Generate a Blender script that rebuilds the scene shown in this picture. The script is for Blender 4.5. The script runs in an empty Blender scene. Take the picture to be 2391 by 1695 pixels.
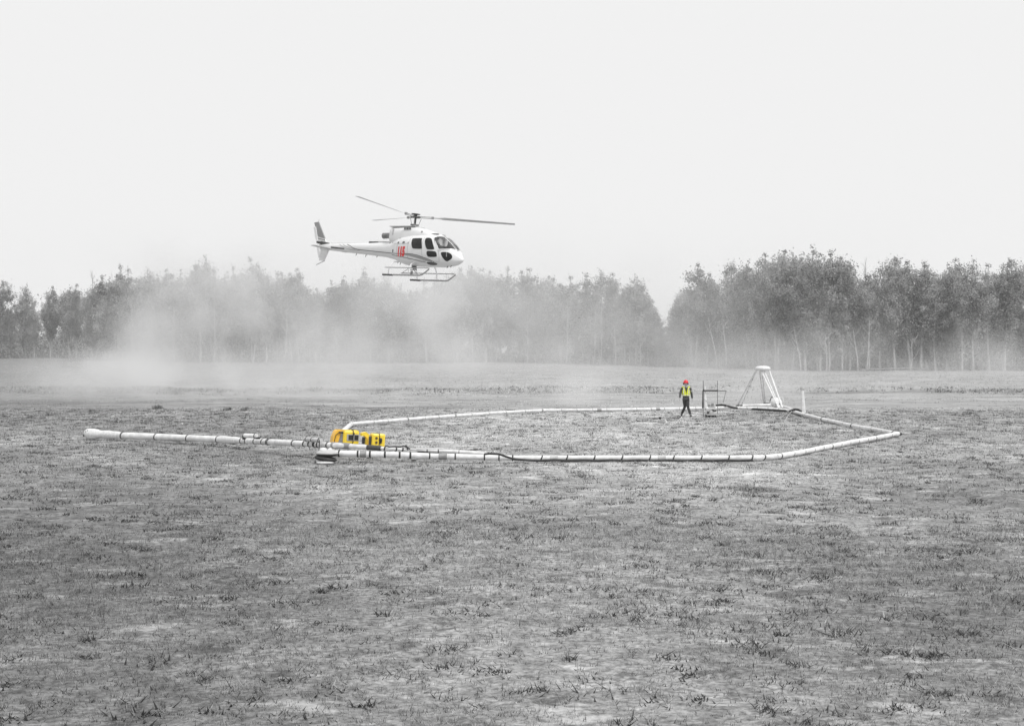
import bpy, bmesh, math, random
import numpy as np
from mathutils import Vector, Matrix
from math import sin, cos, pi, radians

random.seed(7)
rng = np.random.default_rng(11)
SC = bpy.context.scene
COL = SC.collection

# ------------------------------------------------------------ camera, sky, sun
CAM_H = 4.06
cam_d = bpy.data.cameras.new('camera')
cam = bpy.data.objects.new('camera', cam_d)
COL.objects.link(cam)
cam.location = (0, 0, CAM_H)
cam.rotation_euler = (radians(90), 0, 0)
cam_d.sensor_width = 36.0
cam_d.lens = 49.69
cam_d.shift_y = -0.02823
cam_d.clip_start = 0.5
cam_d.clip_end = 5000
SC.camera = cam

SUN_EL, SUN_AZ = radians(57), radians(132)      # azimuth clockwise from +Y (the way the camera looks)
w = bpy.data.worlds.new('World')
SC.world = w
w.use_nodes = True
nt = w.node_tree
nt.nodes.clear()
wo = nt.nodes.new('ShaderNodeOutputWorld')
bg = nt.nodes.new('ShaderNodeBackground')
sky = nt.nodes.new('ShaderNodeTexSky')
sky.sky_type = 'NISHITA'
sky.sun_disc = False
sky.sun_elevation = SUN_EL
sky.sun_rotation = SUN_AZ
sky.dust_density = 6
bw = nt.nodes.new('ShaderNodeRGBToBW')
mul = nt.nodes.new('ShaderNodeMath'); mul.operation = 'MULTIPLY_ADD'
mul.inputs[1].default_value = 0.02      # thin veil of the clear sky ...
mul.inputs[2].default_value = 8.78      # ... through an even, colourless overcast
nt.links.new(sky.outputs[0], bw.inputs[0])
nt.links.new(bw.outputs[0], mul.inputs[0])
nt.links.new(mul.outputs[0], bg.inputs[0])
bg.inputs[1].default_value = 0.1
nt.links.new(bg.outputs[0], wo.inputs[0])

sd = bpy.data.lights.new('sun', 'SUN')
sd.energy = 2.3
sd.angle = radians(7)
sd.color = (1.0, 0.995, 0.985)
sun = bpy.data.objects.new('sun', sd)
COL.objects.link(sun)
sdir = Vector((sin(SUN_AZ) * cos(SUN_EL), cos(SUN_AZ) * cos(SUN_EL), sin(SUN_EL)))
sun.rotation_euler = sdir.to_track_quat('Z', 'Y').to_euler()
sun.location = (60, -60, 90)

SC.view_settings.view_transform = 'Standard'
SC.view_settings.look = 'None'
SC.view_settings.exposure = 0.0
SC.view_settings.gamma = 1.0
SC.cycles.volume_bounces = 1
SC.cycles.max_bounces = 6
SC.cycles.transparent_max_bounces = 12
SC.cycles.volume_step_rate = 1.0
SC.cycles.volume_max_steps = 256

# ------------------------------------------------------------ helpers
FPX = 3300.0
def at(px, py, z=0.0):
    """world point at height z whose bearing is that of a surveyed point of the 2391 px wide photo"""
    s = (py - 780.0) / (CAM_H - z)
    return Vector(((px - 1195.5) / s, FPX / s, z))
def atd(px, py, D):
    return Vector(((px - 1195.5) * D / FPX, D, CAM_H - (py - 780.0) * D / FPX))

MATS = {}
def mat(name, col, rough=0.6, var=0.0, scale=8.0, metal=0.0, bump=0.0, spec=None, detail=4.0):
    if name in MATS: return MATS[name]
    m = bpy.data.materials.new(name)
    m.use_nodes = True
    n = m.node_tree.nodes; l = m.node_tree.links
    b = n['Principled BSDF']
    if not hasattr(col, '__len__'): col = (col, col, col)
    b.inputs['Base Color'].default_value = (*col, 1)
    b.inputs['Roughness'].default_value = rough
    b.inputs['Metallic'].default_value = metal
    if spec is not None: b.inputs['Specular IOR Level'].default_value = spec
    if var or bump:
        tc = n.new('ShaderNodeTexCoord'); nz = n.new('ShaderNodeTexNoise')
        nz.inputs['Scale'].default_value = scale; nz.inputs['Detail'].default_value = detail
        l.new(tc.outputs['Object'], nz.inputs['Vector'])
        if var:
            mr = n.new('ShaderNodeMapRange')
            mr.inputs[1].default_value = 0.3; mr.inputs[2].default_value = 0.7
            mr.inputs[3].default_value = 1 - var; mr.inputs[4].default_value = 1 + var
            l.new(nz.outputs['Fac'], mr.inputs[0])
            vm = n.new('ShaderNodeVectorMath'); vm.operation = 'SCALE'
            vm.inputs[0].default_value = col
            l.new(mr.outputs[0], vm.inputs['Scale'])
            l.new(vm.outputs[0], b.inputs['Base Color'])
        if bump:
            bp = n.new('ShaderNodeBump'); bp.inputs['Strength'].default_value = bump
            bp.inputs['Distance'].default_value = 0.02
            l.new(nz.outputs['Fac'], bp.inputs['Height'])
            l.new(bp.outputs[0], b.inputs['Normal'])
    MATS[name] = m
    return m

WHITE = mat('white_wrap', 0.74, 0.6, 0.16, 5, bump=0.3)
WHITE2 = mat('white_tape', 0.72, 0.6, 0.15, 14)
PAINT = mat('white_paint', 0.80, 0.28, 0.03, 3)
DARK = mat('black_rubber', 0.018, 0.6, 0.3, 12)
STEELD = mat('dark_steel', 0.07, 0.45, 0.3, 10, metal=0.3)
GREY = mat('grey_metal', 0.30, 0.45, 0.2, 8, metal=0.3)
LGREY = mat('light_grey', 0.52, 0.5, 0.12, 9)
GLASSD = mat('tinted_window', 0.012, 0.15, spec=.25)
YEL = mat('yellow_plastic', (0.93, 0.68, 0.05), 0.4, 0.06, 5)
ORA = mat('orange_plastic', (0.88, 0.50, 0.05), 0.45, 0.08, 5)
RED = mat('red_paint', (0.75, 0.03, 0.03), 0.4)
REDH = mat('red_plastic', (0.70, 0.02, 0.03), 0.35)
VEST = mat('hi_vis_yellow', (0.72, 0.78, 0.04), 0.7, 0.08, 20)
REFL = mat('reflective_tape', (0.75, 0.75, 0.62), 0.35)
CLOTH = mat('dark_cloth', 0.035, 0.85, 0.3, 20)
CLOTH2 = mat('charcoal_cloth', 0.06, 0.85, 0.25, 20)
SKIN = mat('skin', 0.42, 0.6)
ROPE = mat('pale_rope', 0.66, 0.8)
BLADE = mat('blade_grey', 0.5, 0.4, 0.1, 4)

class MB:
    def __init__(s): s.v = []; s.f = []; s.m = []; s.cm = 0
    def add(s, vs, fs):
        o = len(s.v)
        s.v += [Vector(p) for p in vs]
        s.f += [tuple(i + o for i in f) for f in fs]
        s.m += [s.cm] * len(fs)
        return s
    def tube(s, pts, rad, seg=12, cap=True, flat=1.0):
        pts = [Vector(p) for p in pts]
        n = len(pts)
        if not hasattr(rad, '__len__'): rad = [rad] * n
        vs = []; up = None
        for i, p in enumerate(pts):
            t = (pts[min(i + 1, n - 1)] - pts[max(i - 1, 0)]).normalized()
            if up is None:
                up = Vector((0, 0, 1)) if abs(t.z) < 0.9 else Vector((0, 1, 0))
            a = t.cross(up).normalized(); b = a.cross(t).normalized(); up = b
            for k in range(seg):
                th = 2 * pi * k / seg
                vs.append(p + (a * cos(th) + b * sin(th) * flat) * rad[i])
        fs = []
        for i in range(n - 1):
            for k in range(seg):
                k2 = (k + 1) % seg
                fs.append((i * seg + k, i * seg + k2, (i + 1) * seg + k2, (i + 1) * seg + k))
        if cap:
            fs.append(tuple(range(seg))[::-1]); fs.append(tuple((n - 1) * seg + k for k in range(seg)))
        return s.add(vs, fs)
    def box(s, c, size, R=None, bev=0.0):
        c = Vector(c); hx, hy, hz = [q / 2 for q in size]
        if bev <= 0:
            vs = [Vector((x, y, z)) for x in (-hx, hx) for y in (-hy, hy) for z in (-hz, hz)]
            fs = [(0, 1, 3, 2), (4, 6, 7, 5), (0, 4, 5, 1), (2, 3, 7, 6), (0, 2, 6, 4), (1, 5, 7, 3)]
        else:
            poly = []
            for sx, sz, a0 in ((1, 1, 0), (-1, 1, 90), (-1, -1, 180), (1, -1, 270)):
                for k in range(4):
                    a = radians(a0 + 30 * k)
                    poly.append((sx * (hx - bev) + bev * cos(a), sz * (hz - bev) + bev * sin(a)))
            q = len(poly)
            lay = [(-hy, 1 - bev / max(hx, .01)), (-hy + bev * .6, 1), (hy - bev * .6, 1), (hy, 1 - bev / max(hx, .01))]
            vs = [Vector((x * k, y, z * k)) for y, k in lay for x, z in poly]
            fs = [(i * q + k, i * q + (k + 1) % q, (i + 1) * q + (k + 1) % q, (i + 1) * q + k) for i in range(3) for k in range(q)]
            fs += [tuple(range(q)), tuple(3 * q + k for k in range(q))[::-1]]
        if R is not None: vs = [R @ v for v in vs]
        return s.add([v + c for v in vs], fs)
    def ell(s, c, r, R=None, nu=20, nv=12):
        c = Vector(c); vs = []; fs = []
        for i in range(nv + 1):
            ph = -pi / 2 + pi * i / nv
            for k in range(nu):
                th = 2 * pi * k / nu
                v = Vector((r[0] * cos(ph) * cos(th), r[1] * cos(ph) * sin(th), r[2] * sin(ph)))
                vs.append((R @ v if R is not None else v) + c)
        for i in range(nv):
            for k in range(nu):
                fs.append((i * nu + k, i * nu + (k + 1) % nu, (i + 1) * nu + (k + 1) % nu, (i + 1) * nu + k))
        return s.add(vs, fs)
    def sections(s, rings, cap=True):
        n = len(rings[0]); vs = [p for r in rings for p in r]; fs = []
        for i in range(len(rings) - 1):
            for k in range(n):
                fs.append((i * n + k, i * n + (k + 1) % n, (i + 1) * n + (k + 1) % n, (i + 1) * n + k))
        if cap:
            fs.append(tuple(range(n))[::-1]); fs.append(tuple((len(rings) - 1) * n + k for k in range(n)))
        return s.add(vs, fs)
    def prism(s, poly, off):
        """poly: list of 3D points (planar outline), off: extrusion vector"""
        n = len(poly); off = Vector(off)
        vs = [Vector(p) for p in poly] + [Vector(p) + off for p in poly]
        fs = [tuple(range(n))[::-1], tuple(n + k for k in range(n))]
        fs += [(k, (k + 1) % n, n + (k + 1) % n, n + k) for k in range(n)]
        return s.add(vs, fs)
    def mesh(s, name, m, org=None, smooth=True, sharp=40):
        me = bpy.data.meshes.new(name)
        o = org if org is not None else Vector((0, 0, 0))
        me.from_pydata([tuple(v - o) for v in s.v], [], s.f)
        for q in (m if isinstance(m, (list, tuple)) else [m]): me.materials.append(q)
        if isinstance(m, (list, tuple)): me.polygons.foreach_set('material_index', s.m)
        if smooth:
            me.polygons.foreach_set('use_smooth', [True] * len(me.polygons))
            me.set_sharp_from_angle(angle=radians(sharp))
        me.update()
        return me

def empty(name, loc, label, cat, group=None):
    o = bpy.data.objects.new(name, None); COL.objects.link(o)
    o.location = loc; o.empty_display_size = 0.3
    tag(o, label, cat, group)
    return o
def tag(o, label=None, cat=None, group=None, kind=None):
    if label: o['label'] = label
    if cat: o['category'] = cat
    if group: o['group'] = group
    if kind: o['kind'] = kind
    return o
def part(name, mb, m, parent, org=None, smooth=True, sharp=40, label=None):
    """org = world origin of the top thing, meshes are given in world coordinates unless org is None"""
    o = bpy.data.objects.new(name, mb.mesh(name, m, org, smooth, sharp)); COL.objects.link(o)
    if parent is not None: o.parent = parent
    if label: o['label'] = label
    return o
def solo(name, mb, m, loc, label, cat, group=None, smooth=True):
    loc = Vector(loc)
    o = bpy.data.objects.new(name, mb.mesh(name, m, loc, smooth)); COL.objects.link(o)
    o.location = loc
    return tag(o, label, cat, group)

# ------------------------------------------------------------ ground
def smooth01(a, b, x):
    t = np.clip((x - a) / (b - a), 0, 1); return t * t * (3 - 2 * t)
def ground_z(x, y):
    # the near meadow stands a hand above the dirt track; beyond the track a low bank leads to the trees
    wob = 2.5 * np.sin(x * 0.11) + 1.1 * np.sin(x * 0.43 + 1)
    z = -0.14 * smooth01(77.6 + .4 * np.sin(x * .5), 78.6 + .4 * np.sin(x * .5), y)
    z = z + 0.24 * smooth01(100.5 + wob, 103.5 + wob, y)
    z = z + 0.05 * (np.sin(x * 0.7 + 2 * np.sin(y * 0.31)) * np.sin(y * 0.53 + x * .13)) * np.clip((y - 20) / 40, 0, 1) * np.clip(abs(y - 62) / 20, 0.15, 1)
    z = z + 0.015 * np.sin(x * 3.1 + y) * np.sin(y * 2.3 - x * 1.7)
    return z
xs = np.concatenate([np.linspace(-900, -70, 12), np.linspace(-68, 68, 400), np.linspace(70, 900, 12)])
ys = np.concatenate([np.linspace(-60, 6, 10), np.linspace(7, 130, 520), np.linspace(131, 260, 40), np.linspace(300, 3000, 14)])
gx, gy = np.meshgrid(xs, ys)
gz = ground_z(gx, gy)
gz = np.where(gy > 262, 0.0, gz)
vv = np.stack([gx, gy, gz], -1).reshape(-1, 3)
nx, ny = len(xs), len(ys)
ii = np.arange(nx * ny).reshape(ny, nx)
ff = np.stack([ii[:-1, :-1], ii[:-1, 1:], ii[1:, 1:], ii[1:, :-1]], -1).reshape(-1, 4)

def np_mesh(name, verts, faces, mats, midx=None, smooth=False):
    me = bpy.data.meshes.new(name)
    k = faces.shape[1]
    me.vertices.add(len(verts)); me.vertices.foreach_set('co', np.asarray(verts, np.float32).ravel())
    me.loops.add(faces.size); me.loops.foreach_set('vertex_index', faces.astype(np.int32).ravel())
    me.polygons.add(len(faces))
    me.polygons.foreach_set('loop_start', np.arange(0, faces.size, k, dtype=np.int32))
    me.polygons.foreach_set('loop_total', np.full(len(faces), k, np.int32))
    if midx is not None: me.polygons.foreach_set('material_index', midx.astype(np.int32))
    me.polygons.foreach_set('use_smooth', np.full(len(faces), smooth))
    for m in mats: me.materials.append(m)
    me.update(calc_edges=True); me.validate()
    return me

def meadow_tone(n, l, geo):
    """meadow tone by position: paler inside the loop, darker close by, far left and right"""
    def math(op, x, y):
        q = n.new('ShaderNodeMath'); q.operation = op
        for i, t in enumerate((x, y)):
            if isinstance(t, (int, float)): q.inputs[i].default_value = t
            else: l.new(t, q.inputs[i])
        return q.outputs[0]
    def mr(x, a, b, c, d):
        r = n.new('ShaderNodeMapRange'); r.interpolation_type = 'SMOOTHSTEP'
        for i, t in enumerate((a, b, c, d)): r.inputs[i + 1].default_value = t
        l.new(x, r.inputs[0]); return r.outputs[0]
    sp = n.new('ShaderNodeSeparateXYZ'); l.new(geo.outputs['Position'], sp.inputs[0])
    z = n.new('ShaderNodeTexNoise'); z.inputs['Scale'].default_value = .07; z.inputs['Detail'].default_value = 4
    l.new(geo.outputs['Position'], z.inputs['Vector'])
    f = mr(sp.outputs['Y'], 20, 58, 1.18, 2.0)
    f = math('MULTIPLY', f, mr(sp.outputs['X'], -12, 1, .64, 1.0))
    f = math('MULTIPLY', f, mr(sp.outputs['X'], 6, 16, 1.0, .74))
    return math('MULTIPLY', f, mr(z.outputs['Fac'], .3, .7, .82, 1.18))
def ground_material():
    m = bpy.data.materials.new('dry_meadow'); m.use_nodes = True
    n = m.node_tree.nodes; l = m.node_tree.links; b = n['Principled BSDF']
    b.inputs['Roughness'].default_value = 0.95
    b.inputs['Specular IOR Level'].default_value = 0.1
    geo = n.new('ShaderNodeNewGeometry')
    sep = n.new('ShaderNodeSeparateXYZ'); l.new(geo.outputs['Position'], sep.inputs[0])
    def noise(scale, detail=4, rough=.6, sx=1, sy=1, off=0):
        mp = n.new('ShaderNodeMapping'); mp.inputs['Scale'].default_value = (sx, sy, 1); mp.inputs['Location'].default_value = (off, off * .7, 0)
        l.new(geo.outputs['Position'], mp.inputs[0])
        z = n.new('ShaderNodeTexNoise'); z.inputs['Scale'].default_value = scale; z.inputs['Detail'].default_value = detail
        z.inputs['Roughness'].default_value = rough
        l.new(mp.outputs[0], z.inputs['Vector']); return z.outputs['Fac']
    def mapr(x, a, bb, c, d, smooth=False):
        r = n.new('ShaderNodeMapRange'); r.inputs[1].default_value = a; r.inputs[2].default_value = bb
        r.inputs[3].default_value = c; r.inputs[4].default_value = d
        if smooth: r.interpolation_type = 'SMOOTHSTEP'
        l.new(x, r.inputs[0]); return r.outputs[0]
    def math(op, x, y):
        q = n.new('ShaderNodeMath'); q.operation = op
        for i, t in enumerate((x, y)):
            if isinstance(t, (int, float)): q.inputs[i].default_value = t
            else: l.new(t, q.inputs[i])
        return q.outputs[0]
    def mix(f, x, y):
        return math('ADD', math('MULTIPLY', x, math('SUBTRACT', 1.0, f)), math('MULTIPLY', y, f))
    fine = noise(9, 6, .72); mid = noise(1.7, 5, .62, 1, 1.0, 3); big = noise(.16, 4, .6, 1, .8, 9); blot = noise(.75, 5, .7, .7, 1.3, 20)
    # meadow
    base = mapr(big, .32, .68, .15, .25)
    base = math('MULTIPLY', base, mapr(mid, .3, .7, .62, 1.42))
    base = math('MULTIPLY', base, mapr(fine, .34, .66, .42, 1.62))
    straw = mapr(blot, .56, .66, 0, 1, True)
    base = mix(math('MULTIPLY', straw, .75), base, math('MULTIPLY', mapr(fine, .3, .7, .7, 1.2), .47))
    dark = mapr(noise(1.1, 5, .7, 1, 1, 47), .56, .64, 0, .75, True)
    base = mix(dark, base, .075)
    base = math('MULTIPLY', base, meadow_tone(n, l, geo))
    # dirt track
    tr = mapr(noise(.35, 5, .65, .35, 1.6, 5), .3, .7, .25, .42)
    tr = math('MULTIPLY', tr, mapr(noise(2.2, 5, .7, .3, 1.6, 8), .32, .68, .62, 1.35))
    rut = mapr(noise(.9, 3, .6, .06, 1.1, 31), .58, .66, 0, .7, True)
    tr = mix(rut, tr, .16)
    # bank
    bk = mapr(noise(.5, 6, .7, .6, .8, 13), .3, .7, .25, .43)
    bk = math('MULTIPLY', bk, mapr(noise(3.0, 5, .75, 1, .6, 17), .3, .7, .7, 1.3))
    yw = math('ADD', sep.outputs['Y'], mapr(noise(.35, 4, .6), .2, .8, -2.6, 2.6))
    f1 = mapr(yw, 77.4, 78.6, 0, 1, True)
    f2 = mapr(math('ADD', yw, mapr(noise(.12, 3, .6, 1, 1, 61), .25, .75, -7, 7)), 95, 107, 0, 1, True)
    f3 = math('MULTIPLY', mapr(yw, 98.5, 101.5, 0, 1, True), mapr(yw, 101.5, 103.5, 1, 0, True))
    far = mix(f2, tr, bk)
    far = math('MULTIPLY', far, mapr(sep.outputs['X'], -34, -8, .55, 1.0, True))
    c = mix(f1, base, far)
    c = mix(math('MULTIPLY', f3, math('MULTIPLY', .75, mapr(noise(.5, 4, .6, .3, 1, 77), .4, .6, 0.2, 1))), c, .09)
    # a soft-edged darker oval in the meadow colour, right of centre
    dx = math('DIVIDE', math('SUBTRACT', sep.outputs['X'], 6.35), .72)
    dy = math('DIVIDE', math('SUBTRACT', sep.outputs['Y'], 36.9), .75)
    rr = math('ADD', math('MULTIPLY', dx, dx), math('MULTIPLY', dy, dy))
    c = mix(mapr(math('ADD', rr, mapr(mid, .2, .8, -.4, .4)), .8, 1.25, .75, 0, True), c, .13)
    cc = n.new('ShaderNodeCombineColor')
    for i in range(3): l.new(c, cc.inputs[i])
    l.new(cc.outputs[0], b.inputs['Base Color'])
    bp = n.new('ShaderNodeBump'); bp.inputs['Strength'].default_value = .55; bp.inputs['Distance'].default_value = .06
    hh = math('ADD', math('MULTIPLY', fine, .6), mid)
    l.new(hh, bp.inputs['Height']); l.new(bp.outputs[0], b.inputs['Normal'])
    return m
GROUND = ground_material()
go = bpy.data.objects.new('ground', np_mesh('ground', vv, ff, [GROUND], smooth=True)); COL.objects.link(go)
tag(go, 'wide dusty meadow with patchy dry grass and a dirt track', kind='structure')

# ------------------------------------------------------------ grass
def grassmat(name, c):
    m = bpy.data.materials.new(name); m.use_nodes = True
    n = m.node_tree.nodes; l = m.node_tree.links; n.remove(n['Principled BSDF'])
    geo = n.new('ShaderNodeNewGeometry'); f = meadow_tone(n, l, geo)
    q = n.new('ShaderNodeMath'); q.operation = 'MULTIPLY'; l.new(f, q.inputs[0]); q.inputs[1].default_value = c
    cc = n.new('ShaderNodeCombineColor')
    for i in range(3): l.new(q.outputs[0], cc.inputs[i])
    d = n.new('ShaderNodeBsdfDiffuse'); t = n.new('ShaderNodeBsdfTranslucent'); mx_ = n.new('ShaderNodeMixShader')
    l.new(cc.outputs[0], d.inputs[0]); l.new(cc.outputs[0], t.inputs[0]); mx_.inputs[0].default_value = .35
    l.new(d.outputs[0], mx_.inputs[1]); l.new(t.outputs[0], mx_.inputs[2]); l.new(mx_.outputs[0], n['Material Output'].inputs[0])
    return m
GR_D = grassmat('grass_dark', 0.06); GR_M = grassmat('grass_mid', 0.24); GR_L = grassmat('grass_light', 0.33); GR_X = grassmat('straw', 0.45)
def blades(px, py, n, h, wd, spread, lean, midx_choice):
    """n blades round each tuft centre; returns verts, faces(tri), material index"""
    N = len(px) * n
    cx = np.repeat(px, n) + rng.normal(0, 1, N) * np.repeat(spread, n)
    cy = np.repeat(py, n) + rng.normal(0, 1, N) * np.repeat(spread, n)
    cz = ground_z(cx, cy)
    a = rng.uniform(0, 2 * pi, N)
    hh = np.repeat(h, n) * rng.uniform(.5, 1.2, N); ww = np.repeat(wd, n) * rng.uniform(.6, 1.3, N)
    dx, dy = np.cos(a) * ww, np.sin(a) * ww
    lx, ly = rng.normal(0, lean, N) * hh, rng.normal(0, lean, N) * hh
    v = np.empty((N, 3, 3))
    v[:, 0] = np.stack([cx - dx, cy - dy, cz - .01], -1)
    v[:, 1] = np.stack([cx + dx, cy + dy, cz - .01], -1)
    v[:, 2] = np.stack([cx + lx, cy + ly, cz + hh], -1)
    f = np.arange(N * 3).reshape(N, 3)
    mi = np.repeat(midx_choice, n)
    alt = rng.random(N) < .3
    mi = np.where(alt, rng.integers(0, 4, N), mi)
    return v.reshape(-1, 3), f, mi
def scatter(n, d0, d1, spread=.385, extra=2.5):
    d = np.sqrt(rng.uniform(d0 ** 2, d1 ** 2, n))
    return rng.uniform(-1, 1, n) * (d * spread + extra), d
def lowf(x, y, k):
    return (np.sin(x * .31 * k + 1.3) * np.sin(y * .23 * k + .4) + np.sin(x * .83 * k + y * .61 * k) * .6 + np.sin(x * 1.9 * k - y * 1.3 * k + 2) * .4) / 2
V, Fc, M = [], [], []
def put(v, f, m):
    o = sum(len(q) for q in V); V.append(v); Fc.append(f + o); M.append(m)
# short sward close by
x, d = scatter(70000, 11.5, 30)
lf = lowf(x, d, 1.0); keep = rng.random(len(x)) < .62 + .5 * lf; x, d, lf = x[keep], d[keep], lf[keep]
u = rng.random(len(x)) + lf * .25
mi = np.where(u < .28, 0, np.where(u < .66, 1, np.where(u < .93, 2, 3)))
put(*blades(x, d, 5, rng.uniform(.03, .075, len(x)), np.full(len(x), .005), np.full(len(x), .03), .7, mi))
x, d = scatter(90000, 30, 77.5)
lf = lowf(x, d, 1.0); keep = rng.random(len(x)) < .55 + .5 * lf; x, d, lf = x[keep], d[keep], lf[keep]
u = rng.random(len(x)) + lf * .25
mi = np.where(u < .28, 0, np.where(u < .66, 1, np.where(u < .93, 2, 3)))
put(*blades(x, d, 3, rng.uniform(.03, .085, len(x)), np.full(len(x), .011), np.full(len(x), .05), .6, mi))
# dark leafy weed clumps
x, d = scatter(4200, 11.5, 76)
x = x + rng.normal(0, .5, len(x))
nb = 26
put(*blades(x, d, nb, rng.uniform(.03, .085, len(x)), rng.uniform(.010, .02, len(x)), rng.uniform(.05, .2, len(x)), 1.2, np.zeros(len(x), int)))
# taller tussocks
x, d = scatter(260, 12, 60)
put(*blades(x, d, 34, rng.uniform(.06, .13, len(x)), rng.uniform(.006, .010, len(x)), rng.uniform(.08, .2, len(x)), .6, rng.integers(1, 4, len(x))))
x, d = scatter(900, 12, 46); k = (x > 1) & (d < 29); x, d = x[k], d[k]
put(*blades(x, d, 30, rng.uniform(.05, .11, len(x)), rng.uniform(.006, .012, len(x)), rng.uniform(.07, .22, len(x)), .8, rng.integers(0, 2, len(x))))
me = np_mesh('grass', np.concatenate(V), np.concatenate(Fc), [GR_D, GR_M, GR_L, GR_X], np.concatenate(M))
o = bpy.data.objects.new('grass', me); COL.objects.link(o)
tag(o, 'short patchy meadow grass with darker weed clumps', kind='stuff', cat='grass')
V, Fc, M = [], [], []
# bank grass and the weedy edge of the track
x, d = scatter(60000, 103, 235, .39, 5); k_ = rng.random(len(x)) < .55 + .5 * lowf(x, d, .6); x, d = x[k_], d[k_]
put(*blades(x, d, 3, rng.uniform(.04, .13, len(x)), np.full(len(x), .022), np.full(len(x), .12), .4, rng.choice([1, 2, 2, 3], len(x))))
x, d = scatter(16000, 79, 103, .39, 5); k_ = rng.random(len(x)) < .35 + .6 * lowf(x * .5, d * 2.0, 1.0); x, d = x[k_], d[k_]
put(*blades(x, d, 4, rng.uniform(.02, .07, len(x)), np.full(len(x), .02), np.full(len(x), .12), .9, rng.choice([0, 1, 2, 3], len(x))))
x = rng.uniform(-45, 45, 2600); k_ = rng.random(len(x)) < .25 + .75 * (np.sin(x * .17 + 1.2) > .1); x = x[k_]; d = 102.3 + 2.5 * np.sin(x * 0.11) + 1.1 * np.sin(x * .43 + 1) + rng.normal(0, 1.2, len(x))
put(*blades(x, d, 6, rng.uniform(.05, .2, len(x)), np.full(len(x), .035), np.full(len(x), .2), .7, rng.choice([0, 0, 1, 2], len(x))))
me = np_mesh('grass', np.concatenate(V), np.concatenate(Fc), [GR_D, GR_M, GR_L, GR_X], np.concatenate(M))
o = bpy.data.objects.new('grass', me); COL.objects.link(o)
tag(o, 'pale tall grass on the bank between the dirt track and the trees', kind='stuff', cat='grass')

def weed(px, py, wpx, hm, label):
    c = at(px, py, 0)
    n = 240; s = (py - 780) / CAM_H; wm = wpx / s / 2
    x = rng.normal(0, wm * .45, n) + c.x; y = rng.normal(0, .25, n) + c.y
    v, f, m = blades(x, y, 2, np.full(n, hm) * rng.uniform(.3, 1, n) * np.exp(-((x - c.x) / wm) ** 2), np.full(n, .03), np.full(n, .06), .5, rng.integers(0, 2, n))
    v = v - np.array(c)
    o = bpy.data.objects.new('weed_clump', np_mesh('weed_clump', v, f, [GR_D, GR_M, GR_L, GR_X], m)); COL.objects.link(o)
    o.location = c
    tag(o, label, 'plant', 'weed clumps on the lip of the meadow')
weed(368, 954, 16, .26, 'largest dark weed clump on the meadow edge below the dust, far left')
weed(532, 957, 10, .2, 'rounded dark weed clump on the meadow edge left of the helicopter tail')
weed(573, 958, 7, .22, 'smallest weed tuft on the meadow edge')

# ------------------------------------------------------------ tube frame
def band_mesh(r, L=.035):
    mb = MB(); mb.tube([(0, 0, -L / 2), (0, 0, L / 2)], r + .007, 14, cap=True)
    return mb.mesh('band', DARK)
BANDS = {}
def ring(name, p, t, r, parent, org, L=.035, m=None, tilt=0.0):
    key = (name, round(r, 3), round(L, 3), m.name if m else '')
    if key not in BANDS:
        mb = MB(); mb.tube([(0, 0, -L / 2), (0, 0, L / 2)], r + .008, 14)
        BANDS[key] = mb.mesh(name, m or DARK)
    o = bpy.data.objects.new(name, BANDS[key]); COL.objects.link(o)
    o.parent = parent; o.location = p - org
    q = Vector(t).normalized().to_track_quat('Z', 'Y')
    e = q.to_matrix().to_4x4() @ Matrix.Rotation(tilt, 4, 'X')
    o.rotation_mode = 'QUATERNION'; o.rotation_quaternion = e.to_quaternion()
    return o
def at_x(pts, px):
    """point and tangent on a world polyline where its photo x equals px"""
    pr = [1195.5 + FPX * p.x / p.y for p in pts]
    for i in range(len(pts) - 1):
        a, b = pr[i], pr[i + 1]
        if min(a, b) <= px <= max(a, b):
            # perspective correct enough on short spans
            t = (px - a) / (b - a)
            t = t * pts[i].y / (t * pts[i].y + (1 - t) * pts[i + 1].y)
            return pts[i].lerp(pts[i + 1], t), (pts[i + 1] - pts[i])
    return None
def along(pts, step, start=.4):
    out = []; acc = start; run = 0
    for i in range(len(pts) - 1):
        L = (pts[i + 1] - pts[i]).length
        while acc < run + L:
            out.append((pts[i].lerp(pts[i + 1], (acc - run) / L), pts[i + 1] - pts[i])); acc += step
        run += L
    return out

FO = at(1400, 1000, 0)
frame = empty('survey_loop_frame', FO, 'large hexagonal loop of white wrapped tubes lying flat on the grass', 'tube frame')
near = [at(768, 1057.5, .30), at(800, 1059, .30), at(900, 1061, .27), at(1025, 1065, .20), at(1198, 1069, .14), at(1450, 1069, .12), at(1700, 1069, .12), at(1775, 1068, .12), at(1812, 1065.5, .12)]
e2 = [near[-1], at(1866, 1057, .12), at(1932, 1043.3, .12), at(1990, 1032, .12), at(2041, 1023, .12), at(2097, 1012.5, .12)]
e3 = [e2[-1], at(2050, 1003.5, .12), at(2003, 996, .12), at(1927, 980, .12), at(1872, 966, .12)]
e4 = [e3[-1], at(1848, 959, .13), at(1814, 955.5, .14), at(1766, 953, .15), at(1699, 951.5, .15), at(1640, 953, .14), at(1520, 955, .12), at(1400, 957, .12), at(1272, 957.7, .12)]
e5 = [e4[-1], at(1161, 963.5, .12), at(1000, 975, .12), at(821, 989.5, .12)]
e6 = [e5[-1], at(806, 1002, .14), at(786, 1030, .22), near[0]]
segs = []
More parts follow.
